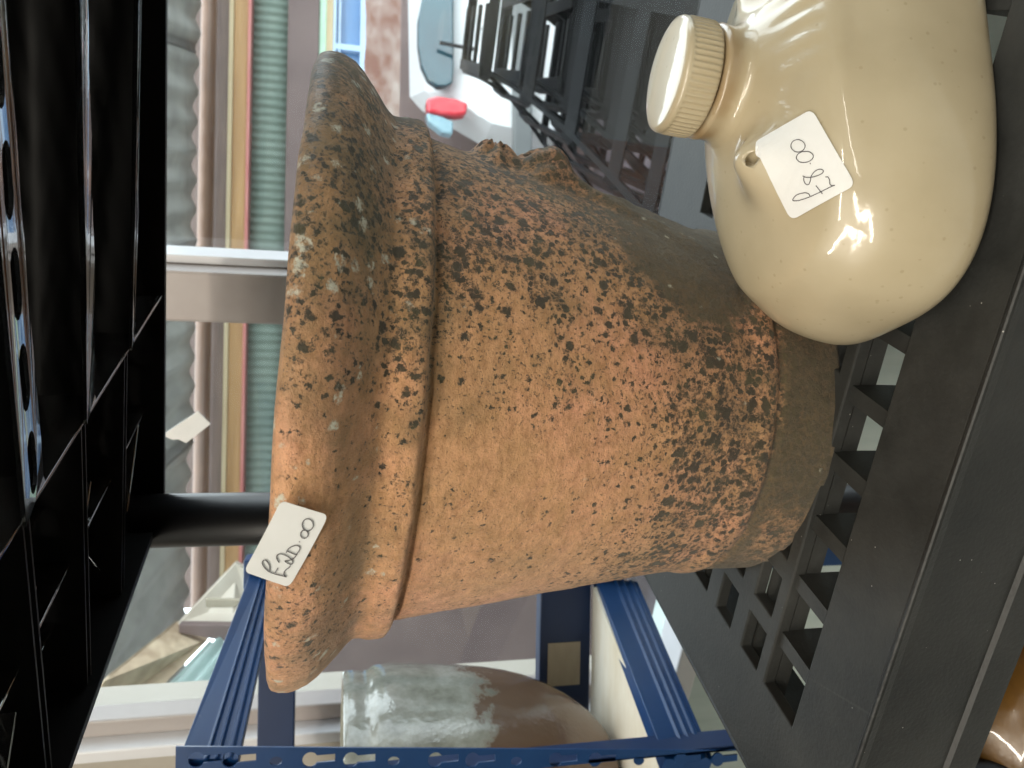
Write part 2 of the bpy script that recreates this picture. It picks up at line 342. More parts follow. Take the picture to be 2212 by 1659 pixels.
def jar_mat():
    m, n, l, b = mat('grey_glaze_with_brown_patch')
    tc = n.new('ShaderNodeTexCoord')
    a = n.new('ShaderNodeTexNoise'); a.inputs['Scale'].default_value = 26; a.inputs['Detail'].default_value = 9; a.inputs['Roughness'].default_value = .7; l.new(tc.outputs['Object'], a.inputs[0])
    r = ramp(n, [(.3, (.20, .195, .155)), (.5, (.32, .32, .27)), (.65, (.44, .44, .39))]); l.new(a.outputs[0], r.inputs[0])
    sx = n.new('ShaderNodeSeparateXYZ'); l.new(tc.outputs['Object'], sx.inputs[0])
    # brown patch: low on the belly
    mr = n.new('ShaderNodeMapRange'); mr.inputs[1].default_value = .32; mr.inputs[2].default_value = .14; l.new(sx.outputs[2], mr.inputs[0])
    ad = n.new('ShaderNodeMath'); ad.operation = 'MULTIPLY_ADD'; l.new(a.outputs[0], ad.inputs[0]); ad.inputs[1].default_value = .9; l.new(mr.outputs[0], ad.inputs[2])
    q = ramp(n, [(.93, (0, 0, 0)), (1.0, (1, 1, 1))]); 
    sc = n.new('ShaderNodeMath'); sc.operation = 'MULTIPLY'; sc.inputs[1].default_value = .82; l.new(ad.outputs[0], sc.inputs[0]); l.new(sc.outputs[0], q.inputs[0])
    mx = n.new('ShaderNodeMix'); mx.data_type = 'RGBA'; l.new(q.outputs[0], mx.inputs[0]); l.new(r.outputs[0], mx.inputs[6]); mx.inputs[7].default_value = (.12, .065, .032, 1)
    l.new(mx.outputs[2], b.inputs['Base Color'])
    ro = n.new('ShaderNodeMapRange'); ro.inputs[3].default_value = .09; ro.inputs[4].default_value = .6; l.new(q.outputs[0], ro.inputs[0]); l.new(ro.outputs[0], b.inputs['Roughness'])
    b.inputs['Coat Weight'].default_value = .8; b.inputs['Coat Roughness'].default_value = .06
    t = n.new('ShaderNodeTexNoise'); t.inputs['Scale'].default_value = 120; t.inputs['Detail'].default_value = 4; l.new(tc.outputs['Object'], t.inputs[0])
    bp = n.new('ShaderNodeBump'); bp.inputs['Strength'].default_value = .35; bp.inputs['Distance'].default_value = .0015; l.new(t.outputs[0], bp.inputs['Height'])
    l.new(bp.outputs[0], b.inputs['Normal']); l.new(bp.outputs[0], b.inputs['Coat Normal'])
    return m
M['jar'] = jar_mat()
M['jug'] = noisy('brown_jug_glaze', (.05, .022, .006), (.20, .10, .02), 9, .22, .3, 60, coat=.5)

# ------------------------------------------------------------------ object helpers
def link(name, bm, m, parent=None, smooth=False, bevel=0, loc=None, mw=None, auto=None, bseg=2):
    me = bpy.data.meshes.new(name); bm.to_mesh(me); bm.free()
    o = bpy.data.objects.new(name, me); COL.objects.link(o)
    me.materials.append(m)
    if parent is not None: o.parent = parent
    if smooth:
        for p in me.polygons: p.use_smooth = True
    if bevel:
        b = o.modifiers.new('bevel', 'BEVEL'); b.width = bevel; b.segments = bseg; b.limit_method = 'ANGLE'; b.angle_limit = radians(40)
    return o
def empty(name, loc=(0, 0, 0)):
    o = bpy.data.objects.new(name, None); COL.objects.link(o); o.location = loc; o.empty_display_size = .05
    return o
def tag(o, label, cat, group=None, kind=None):
    o['label'] = label; o['category'] = cat
    if group: o['group'] = group
    if kind: o['kind'] = kind
    return o
def setting(o):
    o['kind'] = 'structure'; return o
def box(bm, lo, hi, f=None):
    vs = []
    for x in (lo[0], hi[0]):
        for y in (lo[1], hi[1]):
            for z in (lo[2], hi[2]):
                p = Vector((x, y, z)); vs.append(bm.verts.new(f(p) if f else p))
    for q in ((0, 1, 3, 2), (4, 6, 7, 5), (0, 4, 5, 1), (2, 3, 7, 6), (0, 2, 6, 4), (1, 5, 7, 3)):
        bm.faces.new([vs[i] for i in q])
def prism(bm, pts, ext):
    """solid from a polygon (world points) pushed along the vector ext"""
    a = [bm.verts.new(p) for p in pts]; b = [bm.verts.new(Vector(p) + Vector(ext)) for p in pts]
    bm.faces.new(a[::-1]); bm.faces.new(b)
    for i in range(len(a)):
        j = (i + 1) % len(a); bm.faces.new((a[i], a[j], b[j], b[i]))
def lathe(bm, prof, n=64, c=(0, 0, 0), f=None):
    rings = []
    for (r, z) in prof:
        if r < 1e-6: rings.append([bm.verts.new((c[0], c[1], c[2] + z))])
        else:
            rings.append([bm.verts.new((c[0] + r * cos(2 * pi * i / n), c[1] + r * sin(2 * pi * i / n), c[2] + z)) for i in range(n)])
    for a, b in zip(rings, rings[1:]):
        for i in range(n):
            j = (i + 1) % n
            if len(a) == 1 and len(b) > 1: bm.faces.new((a[0], b[j], b[i]))
            elif len(b) == 1 and len(a) > 1: bm.faces.new((a[i], a[j], b[0]))
            elif len(a) > 1: bm.faces.new((a[i], a[j], b[j], b[i]))
def tube(bm, pts, r, n=8, closed=False):
    rings = []
    N = len(pts)
    for i, p in enumerate(pts):
        a = pts[max(i - 1, 0)]; b = pts[min(i + 1, N - 1)]
        t = (Vector(b) - Vector(a)).normalized()
        s = t.orthogonal().normalized() if abs(t.z) > .9 else t.cross(Vector((0, 0, 1))).normalized()
        q = t.cross(s)
        rings.append([bm.verts.new(Vector(p) + (s * cos(2 * pi * k / n) + q * sin(2 * pi * k / n)) * r) for k in range(n)])
    for a, b in zip(rings, rings[1:]):
        for k in range(n):
            j = (k + 1) % n; bm.faces.new((a[k], a[j], b[j], b[k]))
    bm.faces.new(rings[0][::-1]); bm.faces.new(rings[-1])
def sstep(a, b, x):
    t = max(0, min(1, (x - a) / (b - a))); return t * t * (3 - 2 * t)
def interp(tab, x):
    for (a, b), (c, d) in zip(tab, tab[1:]):
        if x <= c: return b + (d - b) * (x - a) / (c - a) if c != a else d
    return tab[-1][1]
def catmull(pts, k=8):
    out = []
    for i in range(len(pts) - 1):
        p0 = pts[max(i - 1, 0)]; p1 = pts[i]; p2 = pts[i + 1]; p3 = pts[min(i + 2, len(pts) - 1)]
        for s in range(k):
            t = s / k
            out.append(tuple(.5 * ((2 * b) + (-a + c) * t + (2 * a - 5 * b + 4 * c - d) * t * t + (-a + 3 * b - 3 * c + d) * t ** 3) for a, b, c, d in zip(p0, p1, p2, p3)))
    out.append(tuple(pts[-1])); return out

# ================================================================== THE SETTING
FLOOR = -1.30
CEIL = 1.25
WY = 0.93      # the window wall, in shelf direction
def slab(name, m, a0, a1, b0, b1, z0, z1):
    bm = bmesh.new(); box(bm, (a0, b0, z0), (a1, b1, z1), lambda p: S(p.x, p.y, p.z)); return setting(link(name, bm, m))
slab('floor', M['floor'], -3, 3, -3, WY, FLOOR - .1, FLOOR)
slab('ceiling', M['ceil'], -3.2, 3.2, -3.2, WY + .12, CEIL, CEIL + .15)
slab('wall_behind_camera', M['room'], -3.1, 3.1, -3.1, -3.0, FLOOR, CEIL)
slab('wall_far_end', M['room'], -3.1, -3.0, -3.0, WY, FLOOR, CEIL)
slab('wall_near_end', M['room'], 3.0, 3.1, -3.0, WY, FLOOR, CEIL)
WL, WR, WB, WT = -1.075, 2.3, -0.60, 1.12
slab('window_wall_below', M['paleboard'], -3, 3, WY, WY + .12, FLOOR, WB)
slab('window_wall_above', M['room'], -3, 3, WY, WY + .12, WT, CEIL)
slab('window_wall_side', M['taupe'], -3, WL, WY, WY + .12, WB, WT)
slab('window_wall_end', M['taupe'], WR, 3, WY, WY + .12, WB, WT)
# outside ground
bm = bmesh.new(); box(bm, (-30, 1.6, -1.65), (30, 60, -1.45)); setting(link('road', bm, M['asphalt']))
bm = bmesh.new(); box(bm, (-30, .9, -1.5), (30, 2.6, -1.40)); 
setting(link('pavement', bm, M['pavement'], bevel=.01))

# ------------------------------------------------------------------ window
win = empty('shop_window', S(.5, WY, WB)); 
tag(win, 'large dusty shop window behind the terracotta pot with a grey mullion', 'window')
inv = Matrix.Translation(-win.location)
def part(name, bm, m, root, **k):
    q, off = root, Vector()
    while q is not None: off += q.location; q = q.parent
    bmesh.ops.translate(bm, verts=bm.verts, vec=-off)
    return link(name, bm, m, root, **k)
fS = lambda p: S(p.x, p.y, p.z)
bm = bmesh.new(); bm.faces.new([bm.verts.new(S(a, WY + .03, z)) for a, z in ((WL, WB), (WR, WB), (WR, WT), (WL, WT))]); part('glass_pane', bm, M['glass'], win)
bm = bmesh.new(); box(bm, (-.353, WY - .035, WB), (-.290, WY + .028, WT), fS); part('mullion', bm, M['frame'], win, bevel=.004)
bm = bmesh.new(); box(bm, (-.2895, WY - .010, WB), (-.279, WY + .028, WT), fS); part('glazing_bead', bm, M['frame_w'], win, bevel=.002)
bm = bmesh.new(); box(bm, (WL - .001, WY - .03, WB), (WL + .024, WY + .028, WT), fS); part('jamb', bm, M['frame_w'], win, bevel=.003)
bm = bmesh.new(); box(bm, (WL + .0245, WY - .005, WB), (WL + .058, WY + .028, WT), fS); part('inner_jamb', bm, M['frame'], win, bevel=.003)
bm = bmesh.new(); box(bm, (WL, WY - .05, WB - .012), (WR, WY + .028, WB + .028), fS); part('sill', bm, M['frame_w'], win, bevel=.004)
bm = bmesh.new(); box(bm, (WL, WY - .02, WT - .04), (WR, WY + .028, WT + .01), fS); part('head', bm, M['frame'], win, bevel=.004)

# torn paper labels stuck to the glass
def glass_paper(pts, label):
    bm = bmesh.new(); prism(bm, [at_sy(x, y, WY + .027) for x, y in pts], SY * .0006)
    bmesh.ops.recalc_face_normals(bm, faces=bm.faces)
    c = at_sy(*pts[0], WY + .027); e = bm
    bmesh.ops.translate(bm, verts=bm.verts, vec=-c)
    o = link('paper_label', bm, M['card']); o.location = c
    tag(o, label, 'label')
glass_paper([(350, 940), (427, 889), (455, 916), (402, 957), (385, 949), (372, 950)], 'torn white paper label on the window glass between the black post and the grey mullion')
glass_paper([(339, 1515), (394, 1517), (425, 1541), (401, 1568), (385, 1556)], 'pointed white paper label on the window glass beside the blue rack')

# ================================================================== OUTSIDE: the shed opposite
YF = 4.2
shed = empty('shed', (0, YF, -1.45)); tag(shed, 'timber shed across the yard with green corrugated cladding and pink trim', 'shed')
zv = lambda v, Y=YF: at_y(v, 0, Y).z
def band(name, v0, v1, m, y0, y1, x0=-1.2, x1=4.5, bevel=.004):
    bm = bmesh.new(); box(bm, (x0, y0, zv(v1)), (x1, y1, zv(v0))); return part(name, bm, m, shed, bevel=bevel)
band('fascia_board', 468, 496, M['brown'], YF + .06, YF + .14)
bm = bmesh.new(); tube(bm, [Vector((-1.2, YF - .03, zv(454))), Vector((4.5, YF - .03, zv(454)))], .038, 16); part('gutter_pipe', bm, M['pipe'], shed, smooth=True)
band('soffit_board', 405, 468, M['brown'], YF + .08, YF + .2)
band('wall_plate', 496, 506, M['cream_wood'], YF + .0, YF + .1)
band('beam', 506, 537, M['tan_wood'], YF + .02, YF + .12)
band('trim_strip', 537, 544, M['pink'], YF - .005, YF + .1)
def corr_wall(name, x0, x1, z0, z1, y, pitch, amp, m, root):
    bm = bmesh.new(); n = int((x1 - x0) / pitch * 8); a = []
    for i in range(n + 1):
        x = x0 + (x1 - x0) * i / n; yy = y + amp * sin(2 * pi * x / pitch)
        a.append((bm.verts.new((x, yy, z0)), bm.verts.new((x, yy, z1))))
    for p, q in zip(a, a[1:]): bm.faces.new((p[0], q[0], q[1], p[1]))
    o = part(name, bm, m, root, smooth=True)
    s = o.modifiers.new('thick', 'SOLIDIFY'); s.thickness = .003
    return o
corr_wall('corrugated_cladding', -1.2, 4.5, zv(626), zv(542), YF + .10, .045, .006, M['green'], shed)
band('reflection_band', 622, 690, M['mauve'], YF + .03, YF + .12)  # mauve board standing in for the pot's reflection in the window glass
band('green_strip', 690, 706, M['pale_green'], YF + .05, YF + .12)
band('cream_strip', 706, 721, M['cream_wood'], YF + .04, YF + .12)
band('lower_wall', 795, 1600, M['mauve'], YF + .06, YF + .16)
wf = band('window', 721, 795, M['glass_blue'], YF + .10, YF + .12)
bm = bmesh.new()
for v0, v1 in ((721, 727), (733, 737), (780, 795)): box(bm, (-1.2, YF + .05, zv(v1)), (4.5, YF + .098, zv(v0)))
x = -1.15
while x < 4.5:
    box(bm, (x, YF + .055, zv(780)), (x + .03, YF + .095, zv(727))); x += .42
bmesh.ops.translate(bm, verts=bm.verts, vec=-shed.location)
link('window_frame', bm, M['win_blue'], wf)

# roof of corrugated sheets that comes down towards the shed
dv = ray(1100, 1659 - 1300).normalized()
e0 = Vector((0, YF - .12, at_y(430, 0, YF - .12).z))
def roofpt(x, t, dz=0):
    return e0 + Vector((x, 0, 0)) - dv * t + Vector((0, 0, dz))
roof = empty('sheet_roof', roofpt(0, 0)); tag(roof, 'grey corrugated veranda roof with a wavy eave above the shed front', 'roof')
xx = -4.2; k = 0
while xx < 4.2:
    bm = bmesh.new(); n = 97; a = []
    for i in range(n + 1):
        x = xx + (1.02) * i / n
        dz = .013 * sin(2 * pi * x / .146) + .008 * (k % 2)
        L = .0 + .012 * noise.noise(Vector((x * 3, 0, 0)))
        TL = 2.9 if x < -.3 else 1.0
        a.append([bm.verts.new(roofpt(x, L + t * TL / 6, dz)) for t in range(7)])
    for p, q in zip(a, a[1:]):
        for t in range(6): bm.faces.new((p[t], q[t], q[t + 1], p[t + 1]))
    o = part('roof_sheet', bm, M['roof'], roof, smooth=True)
    s = o.modifiers.new('thick', 'SOLIDIFY'); s.thickness = .006
    xx += .97; k += 1

# side timbers and the clear sheets of the lean-to
def plank(name, quad, m, root, Yf, Yn, thick=.05, fari=(1, 2)):
    pts = [at_y(x, y, Yf if i in fari else Yn) for i, (x, y) in enumerate(quad)]
    bm = bmesh.new(); prism(bm, pts, Vector((0, thick, 0.0))); bmesh.ops.recalc_face_normals(bm, faces=bm.faces)
    return part(name, bm, m, root, bevel=.004)
lean = empty('lean_to', at_y(450, 1382, 3.2)); tag(lean, 'lean-to of stained timber boards and clear corrugated sheets beside the blue rack', 'lean-to')
plank('rafter_board', [(225, 1470), (376, 1348), (450, 1382), (250, 1585), (175, 1585), (150, 1560)], M['old_wood'], lean, 3.2, 2.3)
plank('gable_board', [(383, 1348), (508, 1216), (540, 1236), (536, 1290), (500, 1352)], M['pale_wood'], lean, 3.4, 3.2, fari=(1, 2, 3))
plank('beam_end', [(386, 1349), (520, 1351), (500, 1388), (386, 1368)], M['mauve'], lean, 3.1, 3.1)
plank('tie_block', [(444, 1293), (520, 1295), (510, 1313), (444, 1313)], M['beige'], lean, 3.15, 3.15, .02)
# clear sheet, below the rafter
c0, c1, c2, c3 = at_y(452, 1384, 3.1), at_y(700, 1384, 3.1), at_y(640, 1600, 2.5), at_y(256, 1590, 2.4)
bm = bmesh.new(); n = 60; rows = []
nn = (c1 - c0).cross(c3 - c0).normalized()
for i in range(n + 1):
    s = i / n; A = c0.lerp(c1, s); B = c3.lerp(c2, s)
    rows.append([bm.verts.new(A.lerp(B, t / 4) + nn * .012 * sin(s * 2 * pi * 9)) for t in range(5)])
for p, q in zip(rows, rows[1:]):
    for t in range(4): bm.faces.new((p[t], q[t], q[t + 1], p[t + 1]))
o = part('clear_sheet', bm, M['clear_sheet'], lean, smooth=True); o.modifiers.new('thick', 'SOLIDIFY').thickness = .004
# front wall of the lean-to
bm = bmesh.new(); box(bm, (-3.0, 3.5, -1.4), (-.75, 3.6, at_y(640, 1400, 3.5).z)); part('side_wall', bm, M['mauve'], lean)

# weathered board rail in front of the car
bm = bmesh.new()
pa, pb = at_y(790, 60, 2.7), at_y(866, 60, 2.7)
ng = 90; a = []
for i in range(ng + 1):
    x = .55 + 2.4 * i / ng
    w = .006 * noise.noise(Vector((x * 14, 0, 0))) + .012 * max(0, noise.noise(Vector((x * 5, 3, 0))))
    a.append([bm.verts.new((x, 2.7, pb.z)), bm.verts.new((x, 2.7, pa.z - w)), bm.verts.new((x, 2.73, pa.z - w)), bm.verts.new((x, 2.73, pb.z))])
for p, q in zip(a, a[1:]):
    for t in range(4): bm.faces.new((p[t], p[(t + 1) % 4], q[(t + 1) % 4], q[t]))
bm.faces.new(a[0][::-1]); bm.faces.new(a[-1])
bmesh.ops.recalc_face_normals(bm, faces=bm.faces)
rail = empty('board_fence', (1.5, 2.7, -1.4)); tag(rail, 'weathered brown board rail with peeling paint in front of the white car', 'fence')
part('rail_board', bm, M['peel'], rail)
for x in (.60, 2.85):
    bm = bmesh.new(); box(bm, (x - .04, 2.735, -1.4), (x + .04, 2.80, pa.z)); part('fence_post', bm, M['peel'], rail)

# ------------------------------------------------------------------ white car
car = empty('parked_car', (2.1, 5.4, -1.45)); tag(car, 'white hatchback parked outside the window with a red tail lamp', 'car')
def car_section(y):
    t = (y - 4.0) / 3.9
    w = .87 - .10 * abs(2 * t - 1) ** 4
    top = interp([(0, .62), (.02, .98), (.10, 1.14), (.22, 1.24), (.5, 1.26), (.68, 1.02), (.75, .92), (.97, .72), (1, .5)], t)
    return w, top
bm = bmesh.new(); rings = []
NY = 40
for i in range(NY + 1):
    y = 4.0 + 3.9 * (i / NY) ** 1.15; w, top = car_section(y)
    pts = [(-w + .10, .20), (-w + .02, .28), (-w, .50), (-w + .02, .66), (-w + .05, .72)]
    tw = w - .05 - max(0, top - .72) * .38
    pts += [(-tw, max(.73, top - .07)), (-tw + .07, top), (0, top + .02)]
    pts = pts + [(-a, b) for a, b in pts[::-1][1:]]
    rings.append([bm.verts.new((2.13 + a, y, -1.45 + b)) for a, b in pts])
for a, b in zip(rings, rings[1:]):
    m_ = len(a)
    for k in range(m_):
        j = (k + 1) % m_; bm.faces.new((a[k], a[j], b[j], b[k]))
bm.faces.new(rings[0]); bm.faces.new(rings[-1][::-1])
bmesh.ops.recalc_face_normals(bm, faces=bm.faces)
part('body', bm, M['car'], car, smooth=False, bevel=.02)
def flat(name, pts, m, Y, th, root, bevel=.008, dy=0):
    bm = bmesh.new(); prism(bm, [at_y(x, y, Y) + Vector((0, dy * (905 - x) / 75, 0)) for x, y in pts], Vector((0, th, 0))); bmesh.ops.recalc_face_normals(bm, faces=bm.faces)
    return part(name, bm, m, root, bevel=bevel)
arc = [(980, -420), (980, 150), (978, 178), (965, 186), (945, 186), (925, 172), (910, 140), (903, 95), (903, 40), (915, -20), (925, -60), (925, -420)]
glassp = flat('rear_window', arc, M['car_glass'], 3.95, .06, car)
bm = bmesh.new(); tube(bm, [at_y(950, 92, 3.90), at_y(990, 100, 3.88), at_y(1033, 108, 3.88)], .010, 8); part('wiper', bm, M['rubber'], car)
tl = flat('tail_lamp', [(921, 212), (924, 240), (952, 246), (985, 249), (1008, 246), (1012, 222), (985, 212), (945, 206)], M['tail_red'], 3.93, .09, car, .015)
flat('lamp_lens', [(921, 242), (925, 262), (955, 285), (978, 290), (980, 262), (952, 250)], M['tail_clear'], 3.94, .08, car, .01)
flat('bumper_strip', [(1110, -420), (1110, 350), (1150, 350), (1150, -420)], M['car_trim'], 3.93, .05, car)
flat('number_plate', [(1030, -60), (1030, 60), (1075, 60), (1075, -60)], M['card'], 3.93, .03, car, .003)
for sx in (-1, 1):
    for y in (4.65, 7.1):
        bm = bmesh.new()
        tube(bm, [Vector((2.13 + sx * .70, y, -1.14)), Vector((2.13 + sx * .89, y, -1.14))], .31, 28)
        wh = part('wheel', bm, M['rubber'], car, bevel=.02)
# dark garage wall low behind the car
bm = bmesh.new(); box(bm, (.55, 3.70, -1.45), (1.15, 3.78, -1.02));

bm.free()

# ------------------------------------------------------------------ stack of slotted black baskets outside the glass
def make_basket():
    """one open slotted basket, long side along x, upside down; origin at rim corner"""
    bm = bmesh.new()
    W, Dp, H = .62, .42, .44
    def P(s, t, off=0):
        # s: perimeter 0..1 , t: 0 top .. 1 flared foot
        fl = .04 + .30 * t ** 1.45
        w, d = W / 2 + fl - .04, Dp / 2 + fl - .04
        r = .05
        per = 2 * (2 * w + 2 * d); a = s * per
        segs = [((-w, -d), (w, -d)), ((w, -d), (w, d)), ((w, d), (-w, d)), ((-w, d), (-w, -d))]
        for (x0, y0), (x1, y1) in segs:
            L = abs(x1 - x0) + abs(y1 - y0)
            if a <= L + 1e-9:
                f = a / L; x, y = x0 + (x1 - x0) * f, y0 + (y1 - y0) * f
                break
            a -= L
        # round the corner a little
        cx_, cy_ = max(-w + r, min(w - r, x)), max(-d + r, min(d - r, y))
        v = Vector((x - cx_, y - cy_)); 
        if v.length > 1e-6 and abs(x) > w - r and abs(y) > d - r:
            v = v.normalized() * r; x, y = cx_ + v.x, cy_ + v.y
        return Vector((x, y, -H * t))
    NS, NT = 108, 16
    V = {}
    def vert(i, j):
        k = (i % NS, j)
        if k not in V: V[k] = bm.verts.new(P((i % NS) / NS, j / NT))
        return V[k]
    for i in range(NS):
        for j in range(NT):
            solid = j % 4 == 0 or j == 15 or i % 12 == 0
            if solid: bm.faces.new((vert(i, j), vert(i + 1, j), vert(i + 1, j + 1), vert(i, j + 1)))
    # slatted bottom (now on top)
    for q in range(4):
        y = -Dp / 2 + .02 + q * (Dp - .04) / 3
        for p in range(3):
            x0 = -W / 2 + .01 + p * (W - .02) / 3
            vs = [bm.verts.new((x0, y - .011, 0)), bm.verts.new((x0 + (W - .02) / 3 - .03, y - .011, 0)), bm.verts.new((x0 + (W - .02) / 3 - .03, y + .011, 0)), bm.verts.new((x0, y + .011, 0))]
            bm.faces.new(vs)
    for x in (-W / 2 + .004, -W / 6, W / 6, W / 2 - .034):
        vs = [bm.verts.new((x, -Dp / 2, .001)), bm.verts.new((x + .03, -Dp / 2, .001)), bm.verts.new((x + .03, Dp / 2, .001)), bm.verts.new((x, Dp / 2, .001))]
        bm.faces.new(vs)
    o = link('basket', bm, M['basket'])
    s = o.modifiers.new('thick', 'SOLIDIFY'); s.thickness = .010; s.offset = 0
    b = o.modifiers.new('bevel', 'BEVEL'); b.width = .0025; b.segments = 2
    return o
words = ['topmost slotted black basket of the leaning stack outside the window',
         'second slotted black basket from the top of the stack outside',
         'third slotted black basket from the top of the stack outside',
         'fourth slotted black basket from the top of the stack outside',
         'fifth slotted black basket from the top of the stack outside',
         'lowest black basket of the leaning stack outside the window']
bk = make_basket()
p0 = at_y(1040, 168, 2.0)
for k in range(6):
    o = bk if k == 0 else bk.copy()
    if k: COL.objects.link(o)
    c = p0 + Vector((.368 - .01 * k, .066 + .004 * k, -.012 - .110 * k))
    o.location = c; o.rotation_euler = (radians(-1), radians(2), radians(-24 + 1.5 * (k % 3)))
    tag(o, words[k], 'basket', 'stacked black baskets')
# ================================================================== BLACK PLASTIC SHELVING
SHEAR = .08
def shelf_map(z0, slope, SHEAR=SHEAR):
    def f(p):
        return S(p.x, p.y + SHEAR * (p.x + .35), z0 - slope * p.x + p.z)
    return f
X0, X1, Y0, Y1 = -.441, .47, .247, .660
PX, PY = .0425, .0405
def grid_plate(bm, f, zt, zb):
    """top sheet with its pattern of square openings, walls down to zb"""
    xs = [X0, -.3775]; 
    x = -.3775
    while x + .029 < X1 - .06:
        xs += [x + .0285, x + PX]; x += PX
    xs = sorted(set(round(v, 5) for v in xs)); xs.append(X1)
    ys = [Y0, .302, .3385]; y = .349
    ys.append(y)
    while y + .025 < Y1 - .05:
        ys += [y + .023, y + PY]; y += PY
    ys = sorted(set(round(v, 5) for v in ys)); ys.append(Y1)
    nx, ny = len(xs) - 1, len(ys) - 1
    def hole(i, j):
        if i < 1 or i >= nx - 1 or j < 1 or j >= ny - 1: return False
        if j == 1: return True                          # the long slot
        return i % 2 == 1 and j % 2 == 1
    sub = 1
    V = {}
    def v(i, j, z):
        k = (i, j, z)
        if k not in V: V[k] = bm.verts.new(f(Vector((xs[i], ys[j], z))))
        return V[k]
    for i in range(nx):
        for j in range(ny):
            if hole(i, j): continue
            bm.faces.new((v(i, j, zt), v(i + 1, j, zt), v(i + 1, j + 1, zt), v(i, j + 1, zt)))
            bm.faces.new((v(i, j, zb), v(i, j + 1, zb), v(i + 1, j + 1, zb), v(i + 1, j, zb)))
            for (a, b, di, dj) in (((i, j), (i + 1, j), 0, -1), ((i + 1, j), (i + 1, j + 1), 1, 0), ((i + 1, j + 1), (i, j + 1), 0, 1), ((i, j + 1), (i, j), -1, 0)):
                ii, jj = i + di, j + dj
                if ii < 0 or jj < 0 or ii >= nx or jj >= ny or hole(ii, jj):
                    bm.faces.new((v(*a, zb), v(*b, zb), v(*b, zt), v(*a, zt)))
    return xs, ys

def skirt(f, z_top, z_bot, front=True, th=.004, mm=None, root=None):
    bm = bmesh.new()
    N = 24
    def wall(p, q, nrm):
        # sectioned wall with an outward lip at the foot
        prof = [(-.0026, z_top - .0002), (-.0022, z_top + .0006), (-.0010, z_top + .0011), (.0002, z_top + .0010), (.0009, z_top + .0002), (.0011, z_top - .0012), (.0008, z_top - .0026), (.0002, z_top - .006), (.0, z_bot + .0195), (.0022, z_bot + .0178), (.0030, z_bot + .002), (.003, z_bot), (-th, z_bot), (-th, z_top - .004)]
        rows = []
        for i in range(N + 1):
            b = p.lerp(q, i / N)
            rows.append([bm.verts.new(f(Vector((b.x + nrm.x * o, b.y + nrm.y * o, z)))) for o, z in prof])
        for a, b in zip(rows, rows[1:]):
            for k in range(len(prof) - 1): bm.faces.new((a[k], b[k], b[k + 1], a[k + 1]))
        bm.faces.new(rows[0]); bm.faces.new(rows[-1][::-1])
    g = .0015
    wall(Vector((X0, Y0, 0)), Vector((X1, Y0, 0)), Vector((0, -1)))
    wall(Vector((X1, Y0, 0)), Vector((X1, Y1, 0)), Vector((1, 0)))
    wall(Vector((X1, Y1, 0)), Vector((X0, Y1, 0)), Vector((0, 1)))
    wall(Vector((X0, Y1, 0)), Vector((X0, Y0, 0)), Vector((-1, 0)))
    bmesh.ops.recalc_face_normals(bm, faces=bm.faces)
    return bm

def slotted_strip(bm, f, xa, xb, y, w, z, slots, th=.002):
    """thin flange along x with elongated openings, facing down"""
    def ring(cx_, hw, hl, n=6):
        pts = []
        for k in range(n + 1): a = -pi / 2 + pi * k / n; pts.append((cx_ + hl - hw + hw * cos(a), hw * sin(a)))
        for k in range(n + 1): a = pi / 2 + pi * k / n; pts.append((cx_ - hl + hw + hw * cos(a), hw * sin(a)))
        return pts
    cd = bpy.data.curves.new('tmp', 'CURVE'); cd.dimensions = '2D'; cd.fill_mode = 'BOTH'; cd.extrude = th / 2
    def poly(pts):
        s = cd.splines.new('POLY'); s.points.add(len(pts) - 1); s.use_cyclic_u = True
        for p, q in zip(s.points, pts): p.co = (q[0], q[1], 0, 1)
    n = 40
    poly([(xa + (xb - xa) * i / n, -w / 2) for i in range(n + 1)] + [(xb - (xb - xa) * i / n, w / 2) for i in range(n + 1)])
    for c, hl, hw in slots: poly(ring(c, hw, hl))
    ob = bpy.data.objects.new('tmp', cd); COL.objects.link(ob)
    dg = bpy.context.evaluated_depsgraph_get()
    me = bpy.data.meshes.new_from_object(ob.evaluated_get(dg))
    b2 = bmesh.new(); b2.from_mesh(me)
    mp = {}
    for vv in b2.verts: mp[vv] = bm.verts.new(f(Vector((vv.co.x, y + vv.co.y, z + vv.co.z + .14 * vv.co.y + .0011 * noise.noise(Vector((vv.co.x * 22, y * 40, 0)))))))
    for fc in b2.faces:
        try: bm.faces.new([mp[q] for q in fc.verts])
        except ValueError: pass
    b2.free(); bpy.data.objects.remove(ob); bpy.data.curves.remove(cd); bpy.data.meshes.remove(me)

unit = empty('shelving_unit', S(0, .45, FLOOR)); tag(unit, 'black plastic shelving unit of perforated shelves and round posts holding the pot and bottle', 'shelving unit')
fl = shelf_map(-.304 - .0011, .055, .125)
fu = shelf_map(.1276 + .080, .060)
# lower shelf deck
bm = bmesh.new(); xs, ys = grid_plate(bm, fl, 0, -.009)
deck = part('shelf_deck', bm, M['shelf'], unit, bevel=.0012)
bm = skirt(fl, -.0005, -.080)
part('shelf_edge', bm, M['edge'], deck, smooth=False)
# crossbars of the long slot, ribs and deeper walls below
bm = bmesh.new()
for x in xs[2:-1:2]:
    box(bm, (x + .0008, .3005, -.034), (x + .0105, .340, -.0035), fl)
for y, zz in [(.3005, -.030), (.3405, -.020)] + [(q, -.03) for q in ys[4:-1:4]]:
    box(bm, (X0 + .006, y - .0012, zz), (X1 - .006, y + .0008, -.0095), fl)
part('under_ribs', bm, M['shelf'], deck)
